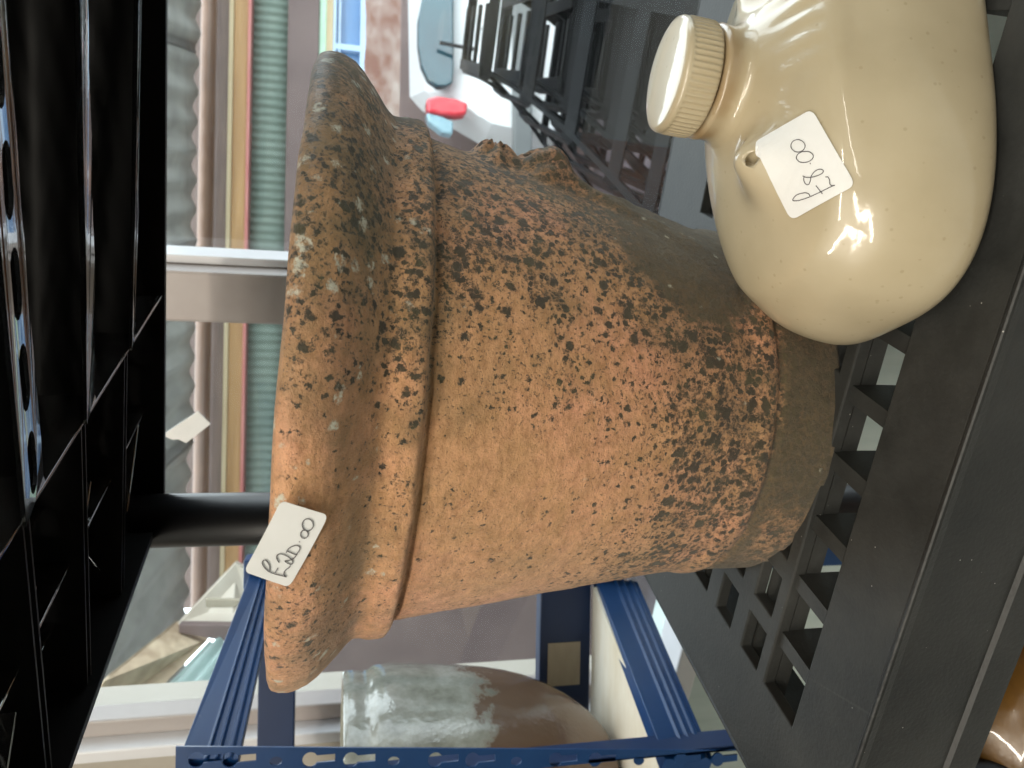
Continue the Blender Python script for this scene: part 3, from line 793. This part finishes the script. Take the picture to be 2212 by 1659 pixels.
# a lower shelf beneath (only its far part could be seen through the slots)
# upper shelf, seen from below
bm = bmesh.new(); xs, ys = grid_plate(bm, fu, 0, -.006)
deck2 = part('shelf_deck', bm, M['shelf_up'], unit); deck2['label'] = 'shelf deck overhead, seen from below'
bm = skirt(fu, -.0005, -.080); part('shelf_edge', bm, M['shelf_up'], deck2, bevel=.0015)
bm = bmesh.new()
XB = -.238
fb_ = bmesh.new()
for (y, w, kind, kk) in ((.354, .044, 1, .02), (.442, .036, 0, .11), (.540, .030, 2, .19), (.262, .012, 0, .08)):
    fu2 = (lambda kk_: (lambda p: fu(Vector((p.x, p.y + (kk_ - .08) * (p.x + .35), p.z)))))(kk)
    z = -.0775
    sl = []
    if kind == 1:
        x = XB + .022
        while x < X1 - .05: sl.append((x, .0165, .0085)); x += .045
    if kind == 2:
        x = XB + .03
        while x < X1 - .05: sl.append((x, .018, .0045)); x += .046
    slotted_strip(fb_, fu2, XB, X1 - .01, y, w, z, sl)
    box(bm, (XB, y + w / 2 - .0015, z + .07 * w), (X1 - .01, y + w / 2, -.006), fu2)
    # thinner continuation towards the corner
    for dy in (-.004, .004):
        box(bm, (X0 + .006, y + dy - .001, z + .004), (XB - .003, y + dy + .001, -.006), fu2)
lr = part('long_rib', bm, M['shelf_up'], deck2)
part('rib_flange', fb_, M['rib'], deck2)
bm = bmesh.new()
for (x, z) in ((XB, -.0785), (-.340, -.066), (-.300, -.052), (-.385, -.055), (.03, -.076), (.26, -.076)):
    box(bm, (x - .0011, Y0 + .006, z), (x + .0011, Y1 - .006, -.006), fu)
for x in (-.415, -.36, -.32, -.28):
    box(bm, (x - .0008, Y0 + .006, -.045), (x + .0008, Y1 - .006, -.006), fu)
# short diagonal webs near the corner
for (x, y, dx, dy) in ((-.41, .60, .07, .05), (-.40, .44, .08, .06), (-.40, .33, .08, .06), (-.41, .52, .06, -.05)):
    nrm = Vector((-dy, dx)).normalized() * .001
    pts = [(x - nrm.x, y - nrm.y), (x + dx - nrm.x, y + dy - nrm.y), (x + dx + nrm.x, y + dy + nrm.y), (x + nrm.x, y + nrm.y)]
    lo = [bm.verts.new(fu(Vector((a, b, -.062)))) for a, b in pts]; hi = [bm.verts.new(fu(Vector((a, b, -.006)))) for a, b in pts]
    bm.faces.new(lo[::-1]); bm.faces.new(hi)
    for i in range(4): j = (i + 1) % 4; bm.faces.new((lo[i], lo[j], hi[j], hi[i]))
part('cross_rib', bm, M['rib'], deck2, bevel=.0006)
# sockets and posts
for (x, y) in ((-.4375 + .016, .632), (-.4375 + .016, .285), (.44, .645), (.44, .30)):
    bm = bmesh.new()
    yy = y + SHEAR * (x + .35)
    tube(bm, [S(x - .02, yy, -.304 - .055 * x - .002), S(x - .02, yy, .1276 - .06 * x + .074)], .0245, 32)
    part('post', bm, M['post'], unit, smooth=True)
    bm = bmesh.new()
    tube(bm, [S(x - .02, yy, FLOOR), S(x - .02, yy, -.304 - .055 * x - .012)], .0245, 24)
    part('post', bm, M['post'], unit, smooth=True)
# bottom shelf deck nearer the floor
fb = shelf_map(-.86, .02)
bm = bmesh.new(); box(bm, (X0, Y0, -.012), (X1, Y1, 0), fb); d3 = part('shelf_deck', bm, M['shelf'], unit, bevel=.002)
bm = skirt(fb, -.013, -.080); part('shelf_edge', bm, M['shelf'], d3)

# ================================================================== BLUE METAL RACK
rack = empty('metal_rack', (-.45, .95, FLOOR)); tag(rack, 'blue boltless metal rack with cream board shelf beside the black shelving', 'rack')
def beam(name, near, far, depth, m, ridges=True, parent=None):
    """near/far = (upper, lower) world points of the face seen, ridged along its length"""
    (nu, nl), (fu_, fl_) = near, far
    bm = bmesh.new()
    prof = [(0, 0), (.42, 0), (.46, .0035), (.50, 0), (.60, 0), (.64, .0035), (.68, 0), (.78, 0), (.80, .002), (.86, .002), (.9, 0), (1, 0)] if ridges else [(0, 0), (1, 0)]
    side = (fu_ - nu).cross(nl - nu).normalized()
    if side.dot(-nu) < 0: side = -side
    cols = []
    for s in (0, 1):
        a, b = (nu, nl) if s == 0 else (fu_, fl_)
        c = [a.lerp(b, t) + side * o for t, o in prof] + [b - side * depth, a - side * depth]
        cols.append([bm.verts.new(p) for p in c])
    n = len(cols[0])
    for k in range(n): j = (k + 1) % n; bm.faces.new((cols[0][k], cols[0][j], cols[1][j], cols[1][k]))
    bm.faces.new(cols[0][::-1]); bm.faces.new(cols[1])
    bmesh.ops.recalc_face_normals(bm, faces=bm.faces)
    return part(name, bm, m, rack, bevel=.0008)
beam('side_beam', (at_y(386, 1640, .79), at_y(515, 1640, .79)), (at_y(541, 1236, 1.09), at_y(600, 1246, 1.09)), .02, M['blue'])
beam('side_beam', (at_y(1437, 1640, .79), at_y(1541, 1640, .79)), (at_y(1286, 1248, 1.09), at_y(1377, 1256, 1.09)), .02, M['blue'])
za, zb_ = at_y(557, 1500, 1.1).z, at_y(637, 1500, 1.1).z
bm = bmesh.new(); box(bm, (-1.3, 1.10, zb_), (-.285, 1.125, za)); part('rear_beam', bm, M['blue_shaded'], rack, bevel=.002)
za, zb_ = at_y(1167, 1350, 1.1).z, at_y(1276, 1350, 1.1).z
bm = bmesh.new(); box(bm, (-1.3, 1.10, zb_), (-.285, 1.125, za)); rb = part('rear_beam', bm, M['blue_shaded'], rack, bevel=.002)
bm = bmesh.new(); a_ = at_y(1184, 1390, 1.099); b_ = at_y(1252, 1478, 1.099)
box(bm, (b_.x, 1.0985, b_.z), (a_.x, 1.0995, a_.z)); o = link('card_label', bm, M['beige']); tag(o, 'plain beige card label on the rear beam of the blue rack', 'label')
# bracket plate at the rear corner
bm = bmesh.new(); prism(bm, [at_y(1262, 1262, 1.08), at_y(1284, 1262, 1.08), at_y(1300, 1215, 1.08), at_y(1405, 1235, 1.08), at_y(1400, 1225, 1.08), at_y(1262, 1200, 1.08)], Vector((0, .01, 0)))
bmesh.ops.recalc_face_normals(bm, faces=bm.faces); part('corner_bracket', bm, M['blue'], rack)
# rear post
bm = bmesh.new(); box(bm, (-.283, 1.085, FLOOR), (-.243, 1.125, .115)); part('rear_post', bm, M['blue'], rack, bevel=.002)
# front post with keyhole slots
def flat_with_holes(outer, holes, th):
    cd = bpy.data.curves.new('tmp', 'CURVE'); cd.dimensions = '2D'; cd.fill_mode = 'BOTH'; cd.extrude = th / 2
    for pts in [outer] + holes:
        s = cd.splines.new('POLY'); s.points.add(len(pts) - 1); s.use_cyclic_u = True
        for p, q in zip(s.points, pts): p.co = (q[0], q[1], 0, 1)
    ob = bpy.data.objects.new('tmp', cd); COL.objects.link(ob)
    dg = bpy.context.evaluated_depsgraph_get()
    me = bpy.data.meshes.new_from_object(ob.evaluated_get(dg)); bm = bmesh.new(); bm.from_mesh(me)
    bpy.data.objects.remove(ob); bpy.data.curves.remove(cd); bpy.data.meshes.remove(me)
    return bm
def keyhole(cz_, cx_, s=1):
    pts = []
    for k in range(13): a = radians(35 + 290 * k / 12); pts.append((cx_ + .0062 * s * sin(a) * -1, cz_ + .0062 * s * cos(a) * 1))
    return pts[:]
PYY = .785
def pz(x, y): return at_y(x, y, PYY)
top = pz(380, 1612).z; xe = pz(400, 1610).x; xe2 = pz(1600, 1620).x
holes = []
def keyh(Dx, big=True):
    c = pz(Dx, 1640); h = []
    R = .0075
    for k in range(14):
        a = radians(-90 + 25 + (310) * k / 13); h.append((c.x + R * cos(a + 0) , c.z + R * sin(a)))
    h2 = [(c.x + .0034, c.z - .026), (c.x - .0034, c.z - .026)]
    hh = [p for p in h]
    # order: start right below circle going round to left below, then the narrow slot
    hh = [(c.x + R * cos(radians(a)), c.z + R * sin(radians(a))) for a in range(-60, 241, 20)] + [(c.x - .0036, c.z - .024), (c.x + .0036, c.z - .024)]
    return hh
for Dx in (425, 497, 670, 758, 940, 1020, 1200, 1285, 1470, 1550, 1720, 1800):
    holes.append(keyh(Dx))
for Dx in (596, 850, 1115, 1380):
    c = pz(Dx, 1643); holes.append([(c.x + .0045 * cos(radians(a)), c.z + .006 * sin(radians(a))) for a in range(0, 360, 30)])
wid = .055
outer = [(xe - wid, FLOOR), (xe2, FLOOR), (xe2, pz(1600, 1620).z), (xe, top), (xe - wid, top)]
bm = flat_with_holes(outer, holes, .0022)
for v in bm.verts: v.co = Vector((v.co.x, PYY - v.co.z, v.co.y))
fp = part('front_post', bm, M['blue'], rack)
bm = bmesh.new(); box(bm, (xe - wid, PYY + .0015, FLOOR), (xe - wid + .003, PYY + .040, top)); part('post_flange', bm, M['blue_shaded'], rack)
# board shelf
bm = bmesh.new()
bd = [at_y(1281, 1268, 1.08), at_y(1436, 1647, .80), at_y(1432, 1640, .80) + Vector((-.9, 0, 0)), at_y(1278, 1262, 1.08) + Vector((-.9, 0, 0.0))]
prism(bm, bd, Vector((0, 0, -.014))); bmesh.ops.recalc_face_normals(bm, faces=bm.faces)
part('shelf_board', bm, M['board'], rack)
# stoneware jar on the board
JZ = bd[0].z * .5 + bd[1].z * .5 + .001
jc = Vector((-.535, .985, JZ))
H_ = -.016 - JZ
prof = [(0, 0), (.055, 0), (.070, .006), (.088, .022), (.108, .045), (.128, .080), (.143, .112), (.156, .165), (.164, .235), (.168, .290), (.168, .318), (.160, .324), (.161, .330), (.163, H_ - .004), (.159, H_), (.150, H_), (.148, H_ - .03), (.14, .25), (.06, .03), (0, .02)]
bm = bmesh.new(); lathe(bm, [p[:2] for p in prof], 96)
o = link('stoneware_jar', bm, M['jar'], smooth=True); o.location = jc
sb = o.modifiers.new('sub', 'SUBSURF'); sb.levels = sb.render_levels = 1
tag(o, 'grey glazed stoneware jar with a brown patch on the cream board of the blue rack', 'jar')

# things on the shelf beneath: brown glazed jug and a clay pot
bm = bmesh.new(); lathe(bm, [(0, 0), (.065, 0), (.075, .01), (.084, .08), (.088, .20), (.087, .32), (.080, .365), (.060, .395), (.038, .41), (.034, .425), (.038, .432), (.030, .436), (.02, .42), (0, .41)], 64)
o = link('brown_jug', bm, M['jug'], smooth=True); o.location = S(-.430, .335, -.86 + .009)
tag(o, 'brown glazed stoneware jug on the shelf beneath the pot', 'jug')
bm = bmesh.new(); lathe(bm, [(0, 0), (.06, 0), (.065, .01), (.078, .33), (.086, .335), (.086, .38), (.080, .382), (.078, .30), (.055, .02), (0, .02)], 48)
o = link('clay_pot', bm, M['orange'], smooth=False); o.location = S(-.262, .355, -.86 + .004)
tag(o, 'orange clay flowerpot standing beside the brown jug on the lower shelf', 'pot')

# ================================================================== THE TERRACOTTA POT
PH = .327
outer = [(.0000, .113), (.0015, .1175), (.005, .1205), (.020, .1215), (.036, .1222), (.0420, .1222), (.0445, .1210), (.0470, .1214), (.0495, .1240), (.054, .1252), (.060, .1250), (.066, .1240), (.075, .1250),
         (.15, .1385), (.20, .1478), (.245, .1560), (.2555, .1578), (.2580, .1568), (.2592, .1576), (.2600, .1625), (.2612, .1660), (.2632, .1680), (.2670, .1685), (.2725, .1690), (.2770, .1682), (.2815, .1688), (.2860, .1730), (.2905, .1790), (.2955, .1850),
         (.3005, .1908), (.3055, .1950), (.3110, .1976), (.3160, .1988), (.3205, .1988), (.3242, .1976), (.3262, .1955), (.3270, .1925)]
inner = [(.3268, .186), (.3240, .1775), (.318, .175), (.30, .170), (.26, .150), (.10, .115), (.03, .100), (.02, .09), (.02, .0)]
def pot_r(h): return interp(outer, h)
hs = []
h = 0.0
while h < .3270:
    hs.append(h); h += (.00125 if (h < .07 or h > .25) else .0019)
hs.append(.3270)
NT = 560
def relief(th, h):
    """cast ornament: gathered cloth knots hanging on two sides"""
    d = 0
    for c, hc in ((72, .0), (-118, .0), (176, 0)):
        a = (th - c + 180) % 360 - 180
        if abs(a) > 60: continue
        x = radians(a) * .148                      # metres round the body
        y = h - .187
        # rosette
        q = sqrt((x / .020) ** 2 + ((y - .028) / .013) ** 2)
        d += .0060 * exp(-q ** 4) * (1 + .25 * cos(6 * math.atan2(y - .028, x + 1e-6)))
        # two swelling folds
        q = sqrt((x / .026) ** 2 + ((y + .006) / .019) ** 2); d += .0105 * exp(-q ** 3.2) * (1 + .10 * sin(x * 420 + y * 60))
        # tail folds fanning down and outwards
        for s, k in ((-1, 1), (1, 1), (0, 1)):
            yy = -y
            if 0 < yy < .115:
                cxx = s * (.010 + yy * .42); wv = .0075 + yy * .03
                amp = .0052 * (1 - yy / .115) * sstep(.0, .02, yy)
                d += amp * exp(-((x - cxx) / wv) ** 2)
        # creases
        yy = -y
        if -.01 < yy < .09:
            for s in (-.55, .35):
                cxx = s * (.012 + yy * .55); d -= .0022 * exp(-((x - cxx) / .0022) ** 2) * (1 - yy / .1)
    return d * 1.7
bm = bmesh.new()
rows = []
att = {'dens': [], 'film': [], 'chalk': [], 'grime': [], 'gloss': []}
def addattr(th, h, p):
    a = sin(radians(th)); 
    nz1 = noise.noise(p * 15 + Vector((3, 1, 7))); nz2 = noise.noise(p * 38 + Vector((9, 4, 1))); nz3 = noise.noise(p * 7 + Vector((1, 2, 0)))
    t = (th + 180) % 360 - 180
    te = t + 34 * nz3 + 16 * nz1 + 12 * sstep(.17, .09, h)
    side = sstep(-14, 40, te) if t > -90 else sstep(-95, -150, t)   # the weathered side
    low = sstep(.185, .07, h + .02 * nz1)
    rimz = sstep(.262, .29, h)
    dens = .19 + .56 * side * (1 - .42 * rimz) + .36 * low + .26 * nz1 + .20 * nz2
    dens += .30 * exp(-((t + 24) / 20) ** 2 - ((h - .10) / .030) ** 2)
    dens += .22 * exp(-((t - 8) / 10) ** 2 - ((h - .185) / .018) ** 2)
    dens -= .16 * exp(-((t + 18) / 26) ** 2 - ((h - .20) / .05) ** 2)
    dens -= .16 * exp(-((t + 2) / 12) ** 2 - ((h - .135) / .03) ** 2)
    dens = min(dens, .70)
    film = -.09 + .10 * side + .20 * nz3 + .10 * nz2 + .10 * rimz + .13 * exp(-((h - .262) / .008) ** 2) + .16 * exp(-((h - .293) / .012) ** 2) + .07 * sstep(.12, .07, h)
    chalk = -.06 + .36 * sstep(.262, .275, h) + .22 * nz1 + .30 * exp(-((h - .3215) / .004) ** 2) + .1 * side
    grime = .04 + .43 * sstep(.056, .038, h + .006 * nz2) + .16 * sstep(.10, .05, h) + .34 * sstep(30, 62, te) + .16 * sstep(30, 60, te) * sstep(.17, .12, h) + .14 * nz1 - .22 * exp(-((t + 45) / 20) ** 2) * sstep(.045, .03, h)
    gloss = 1.0 * exp(-((h - .322) / .005) ** 2)
    return dens, film, chalk, grime, gloss
for i, h in enumerate(hs):
    row = []
    r_ = pot_r(h)
    for k in range(NT):
        th = 360.0 * k / NT
        a = radians(th)
        q = Vector((sin(a) * r_, -cos(a) * r_, h))
        rr = r_
        if .06 < h < .25: rr += relief((th + 180) % 360 - 180 if th > 180 else th, h)
        amp = 1.0
        rr += .0009 * noise.noise(q * 22) + .0004 * noise.noise(q * 90) * amp + .00022 * noise.noise(q * 260)
        if .2555 < h < .268: rr += .0016 * noise.noise(q * 60 + Vector((5, 5, 5)))
        if .06 < h < .25:
            rv = relief((th + 180) % 360 - 180 if th > 180 else th, h)
            rr += min(1, abs(rv) / .004) * (.0022 * noise.noise(q * 75) + .0012 * noise.noise(q * 160))
        hh = h + (.0007 * noise.noise(q * 35 + Vector((2, 8, 1))) if h > .01 else 0)
        row.append(bm.verts.new((sin(a) * rr, -cos(a) * rr, hh)))
        vals = addattr(th, h, q)
        for nm, v_ in zip(('dens', 'film', 'chalk', 'grime', 'gloss'), vals): att[nm].append(v_)
    rows.append(row)
for a, b in zip(rows, rows[1:]):
    for k in range(NT): j = (k + 1) % NT; bm.faces.new((a[k], a[j], b[j], b[k]))
prev = rows[-1]
for (h, r_) in inner:
    if r_ == 0:
        c = bm.verts.new((0, 0, h))
        for k in range(NT): bm.faces.new((prev[k], prev[(k + 1) % NT], c))
        for nm in att: att[nm].append(0)
        break
    row = [bm.verts.new((sin(2 * pi * k / NT) * r_, -cos(2 * pi * k / NT) * r_, h)) for k in range(NT)]
    for nm in att: att[nm] += [0.0] * NT
    for k in range(NT): j = (k + 1) % NT; bm.faces.new((prev[k], prev[j], row[j], row[k]))
    prev = row
c = bm.verts.new((0, 0, 0)); 
for nm in att: att[nm].append(0)
for k in range(NT): bm.faces.new((rows[0][(k + 1) % NT], rows[0][k], c))
pot = link('terracotta_pot', bm, M['pot'], smooth=True)
for nm, vals in att.items():
    a = pot.data.attributes.new(nm, 'FLOAT', 'POINT'); a.data.foreach_set('value', vals)
axp = Vector((.0597, -.0016, 1)).normalized()
pot.rotation_mode = 'QUATERNION'
pot.rotation_quaternion = Vector((0, 0, 1)).rotation_difference(axp)
pot.location = (-.0132, .5298, -.3030)
tag(pot, 'large terracotta pot with a rolled rim, mottled with dark lichen, on the black shelf', 'pot')
pot.rotation_quaternion.normalize()
PMW = Matrix.Translation(pot.location) @ pot.rotation_quaternion.to_matrix().to_4x4()
bvp = BVHTree.FromPolygons([PMW @ v.co for v in pot.data.vertices], [tuple(p.vertices) for p in pot.data.polygons])

# ================================================================== THE STONEWARE BOTTLE
bot = empty('hot_water_bottle', (.1565, .3830, -.3085)); tag(bot, 'cream glazed stoneware hot water bottle with a ribbed screw stopper, price label £8.00', 'bottle')
A_, B_ = .132, .0785
zt_ = [(0, .885), (.0012, .925), (.0045, .965), (.010, .99), (.019, 1.0), (.031, .994), (.045, .975), (.058, .945), (.069, .905), (.079, .865), (.088, .815), (.096, .755), (.1025, .69), (.108, .62), (.1120, .55), (.1150, .48)]
neck_r = .0285
def sup(th, a, b, n):
    c, s = cos(th), sin(th)
    return a * math.copysign(abs(c) ** (2 / n), c), b * math.copysign(abs(s) ** (2 / n), s)
bm = bmesh.new(); NB = 200; rows = []; st = []
zt_ = [(a * .87, b) for a, b in zt_]
levels = catmull(zt_, 5)
def bottle_pt(th, z, s):
    x, y = sup(th, A_ * s, B_ * (s ** .85), 3.1 - .6 * sstep(.03, .09, z))
    return x, y, z
capc = Vector((.0, .004))
for (z, s) in levels:
    row = []
    for k in range(NB):
        th = 2 * pi * k / NB
        x, y, zz = bottle_pt(th, z, s)
        fb2 = sstep(.070, .0985, z); rn = interp([(0, .08), (.070, .080), (.080, .066), (.088, .053), (.0945, .042), (.1005, .0325)], z)
        x = x * (1 - fb2) + cos(th) * rn * fb2; y = y * (1 - fb2) + sin(th) * rn * fb2
        # lugs either side of the neck
        g = rdg = 0
        for sx in (-1, 1):
            g += .019 * exp(-(((x - sx * .060) / .016) ** 2 + ((y + .022) / .017) ** 2)) * sstep(.055, .09, z)
        # thumbed dents in the shoulder
        if z > .05:
            rdg = .030 * sin(x * 2 * pi / .0115) * exp(-((z - .088) / .0065) ** 2) * (1 if y < 0 else 0) * exp(-((x - .012) / .032) ** 2)
        sc = 1 + rdg + .005 * noise.noise(Vector((x * 18, y * 18, z * 18)))
        row.append(bm.verts.new((x * sc, y * sc, zz + g)))
        st.append(0.0)
    rows.append(row)
# blend into the round neck
for t, (z, r_) in enumerate([(.1030, .0306), (.1055, .0299), (.1080, .0298), (.1100, .0300), (.1120, .0303), (.1135, .0304), (.1150, .0286), (.1155, .025)]):
    f = 1
    row = []
    for k in range(NB):
        th = 2 * pi * k / NB
        xs_, ys_ = sup(th, A_ * .42 * (1 - .12 * t), B_ * .42 ** .85 * (1 - .05 * t), 2.65)
        x, y = cos(th) * r_, sin(th) * r_ 
        x = xs_ * (1 - f) + x * f; y = ys_ * (1 - f) + y * f
        row.append(bm.verts.new((x, y, z))); st.append(sstep(.104, .110, z) * (.55 + .5 * noise.noise(Vector((x * 80, y * 80, 1)))) * .8)
    rows.append(row)
for a, b in zip(rows, rows[1:]):
    for k in range(NB): j = (k + 1) % NB; bm.faces.new((a[k], a[j], b[j], b[k]))
bm.faces.new(rows[0][::-1]); bm.faces.new(rows[-1])
body = link('body', bm, M['glaze'], bot, smooth=True)
for sx in (-1, 1):
    cb = bmesh.new(); tube(cb, [Vector((sx * .0615, -.062, .1105)), Vector((sx * .0615, -.020, .1000))], .0031, 20)
    cut = link('cutter', cb, M['glaze'])
    bo = body.modifiers.new('hole', 'BOOLEAN'); bo.operation = 'DIFFERENCE'; bo.solver = 'EXACT'; bo.object = cut
    cut.parent = bot
a = body.data.attributes.new('stain', 'FLOAT', 'POINT'); a.data.foreach_set('value', [min(1, max(0, s)) for s in st])
# screw stopper
bm = bmesh.new(); NC = 360; R_ = .0335
prof = [(.1395, .0300, 0), (.1400, .0325, 0), (.1415, .0333, 1), (.1455, .0335, 1), (.1560, .0335, 1), (.1575, .0334, .6), (.1588, .0337, 0), (.1605, .0337, 0), (.1625, .0326, 0), (.1636, .030, 0), (.1645, .024, 0), (.1652, .012, 0), (.1654, .0, 0)]
rows = []
for z, r_, w_ in [(.1166 + (q[0] - .1395) * .86, q[1] * .90, q[2]) for q in prof]:
    if r_ == 0: rows.append([bm.verts.new((0, 0, z))]); continue
    rows.append([bm.verts.new(((r_ + w_ * .00055 * (1 if (k % 6) < 3 else -1)) * cos(2 * pi * k / NC), (r_ + w_ * .00055 * (1 if (k % 6) < 3 else -1)) * sin(2 * pi * k / NC), z + (.0006 if r_ > .031 else 0) * noise.noise(Vector((cos(2 * pi * k / NC) * 2, sin(2 * pi * k / NC) * 2, 0))))) for k in range(NC)])
for a, b in zip(rows, rows[1:]):
    for k in range(NC):
        j = (k + 1) % NC
        if len(b) == 1: bm.faces.new((a[k], a[j], b[0]))
        else: bm.faces.new((a[k], a[j], b[j], b[k]))
bm.faces.new(rows[0][::-1])
capo = link('stopper', bm, M['glaze'], bot, smooth=True)
bot.rotation_euler = (radians(-1), radians(6), radians(14))
bpy.context.view_layer.update()
_me = bpy.data.meshes.new_from_object(body.evaluated_get(bpy.context.evaluated_depsgraph_get()))
body.modifiers.clear(); body.data = _me
for _o in [q for q in bpy.data.objects if q.name.startswith('cutter')]: bpy.data.objects.remove(_o)
BMW = Matrix.Translation(bot.location) @ bot.rotation_euler.to_matrix().to_4x4()
bvb = BVHTree.FromPolygons([BMW @ v.co for v in body.data.vertices], [tuple(p.vertices) for p in body.data.polygons])

# ------------------------------------------------------------------ price stickers
def sticker(name, corners, place, strokes, label, r=.00019, nrm_hint=None):
    """corners in photo measure (clockwise); place(x, y, lift) gives the point on the surface"""
    cs = [Vector(c) for c in corners]
    def bil(s, t): return (cs[0] * (1 - s) + cs[1] * s) * (1 - t) + (cs[3] * (1 - s) + cs[2] * s) * t
    bm = bmesh.new(); N = 22; g = {}
    rc = .09
    for i in range(N + 1):
        for j in range(N + 1):
            s, t = i / N, j / N
            # round the corners
            dx, dy = abs(s - .5) * 2, abs(t - .5) * 2
            k = max(0, dx - (1 - rc * 2)) / (rc * 2), max(0, dy - (1 - rc * 2)) / (rc * 2)
            if k[0] > 0 and k[1] > 0:
                L = sqrt(k[0] ** 2 + k[1] ** 2); mxx = max(k)
                f = mxx / L
                s = .5 + math.copysign((1 - rc * 2 + k[0] * f * rc * 2) / 2, s - .5); t = .5 + math.copysign((1 - rc * 2 + k[1] * f * rc * 2) / 2, t - .5)
            p = bil(s, t); g[i, j] = bm.verts.new(place(p.x, p.y, .0004))
    for i in range(N):
        for j in range(N): bm.faces.new((g[i, j], g[i + 1, j], g[i + 1, j + 1], g[i, j + 1]))
    bmesh.ops.recalc_face_normals(bm, faces=bm.faces)
    c = place(*bil(.5, .5), 0)
    bmesh.ops.translate(bm, verts=bm.verts, vec=-c)
    root = link(name, bm, M['card']); root.location = c
    sd = root.modifiers.new('thick', 'SOLIDIFY'); sd.thickness = .0003; sd.offset = 0
    tag(root, label, 'price label')
    bm = bmesh.new()
    for s in strokes:
        pts = catmull(s, 6) if len(s) > 2 else s
        tube(bm, [place(x, y, .0009) - c for x, y in pts], r, 6)
    link('handwriting', bm, M['ink'], root)
    return root
def ell(cx_, cy_, rx, ry, rot=0, n=22, a0=0):
    out = []
    for k in range(n + 1):
        a = radians(a0) + 2 * pi * k / n; x, y = rx * cos(a), ry * sin(a)
        out.append((cx_ + x * cos(rot) - y * sin(rot), cy_ + x * sin(rot) + y * cos(rot)))
    return out
zA = lambda p: ((940 + p[0] / 4.484) / 1.8228, (1960 + p[1] / 4.484) / 1.8228)
strA = [[(915, 1195), (885, 1240), (830, 1280), (800, 1330), (805, 1370), (845, 1405)], [(845, 1405), (790, 1390), (640, 1350), (540, 1310), (460, 1240), (415, 1160), (430, 1110), (475, 1105), (520, 1150), (545, 1220), (545, 1300)],
        [(645, 1325), (668, 1285), (690, 1245)],
        [(715, 1145), (680, 1090), (668, 1040), (700, 1000), (760, 995), (850, 1030), (925, 1085), (955, 1140), (935, 1175), (880, 1165), (815, 1120), (870, 1115), (950, 1085), (1000, 1040), (1020, 1000)],
        [(840, 970), (870, 910), (940, 865), (1010, 845), (1065, 860), (1080, 900), (1050, 960), (1010, 1000), (940, 980), (865, 945)],
        [(1068, 786), (1080, 775)], ell(1160, 650, 66, 70, .3, a0=-60), ell(1222, 490, 96, 102, .3, a0=120)]
cornA = [zA(p) for p in ((768, 90), (1590, 318), (895, 1598), (90, 1300))]
# a stiff card: flat plane touching the rim band
cA = ray(660, 1180); hit = bvp.ray_cast(Vector((0, 0, 0)), cA.normalized())
nA = (hit[1] * 1.0 + Vector((-.05, 0, .05))).normalized()
pA = hit[0] + nA * .0022
def placeA(x, y, lift):
    d = ray(x, y); t = (pA + nA * lift).dot(nA) / d.dot(nA); q = d * t
    e = q - pA; tang = Vector((0, 0, 1)).cross(nA).normalized(); k = e.dot(tang)
    return q - nA * (k * k / .50)
sticker('price_label', cornA, placeA, [[zA(p) for p in s] for s in strA], 'white card price label reading £20.00 stuck on the terracotta pot rim')
zB = lambda p: ((2940 + p[0] / 3.3174) / 1.8228, (400 + p[1] / 3.3174) / 1.8228)
strB = [ell(685, 590, 95, 78, a0=200), ell(777, 730, 114, 70, -.12, a0=120), [(850, 806), (854, 818)],
        [(755, 970), (800, 990), (870, 990), (950, 970), (1010, 940), (1020, 905), (980, 888), (920, 910), (870, 970), (855, 1040), (830, 1085), (790, 1070), (768, 1020), (775, 975)],
        [(1050, 990), (1080, 990), (1100, 1030), (1105, 1080), (1130, 1100), (1165, 1095)],
        [(1165, 1095), (1100, 1125), (980, 1185), (860, 1240), (740, 1280), (650, 1290), (632, 1270), (680, 1215), (770, 1190), (830, 1200), (855, 1235)],
        [(930, 1100), (985, 1170), (1012, 1205)]]
cornB = [zB(p) for p in ((868, 105), (1420, 1092), (606, 1550), (92, 565))]
def placeB(x, y, lift):
    d = ray(x, y).normalized(); h_ = bvb.ray_cast(Vector((0, 0, 0)), d)
    return h_[0] + h_[1] * lift if h_[0] else d * .33
# smooth plane fit keeps the card stiff
cB = [placeB(*c, 0) for c in cornB]; mB = sum(cB, Vector()) / 4; nB = (cB[2] - cB[0]).cross(cB[3] - cB[1]).normalized()
if nB.dot(mB) > 0: nB = -nB
def placeB2(x, y, lift):
    d = ray(x, y); h_ = placeB(x, y, .0008 + lift)
    return h_
sticker('price_label', cornB, placeB2, [[zB(p) for p in s] for s in strB], 'white card price label reading £8.00 stuck on the cream stoneware bottle')
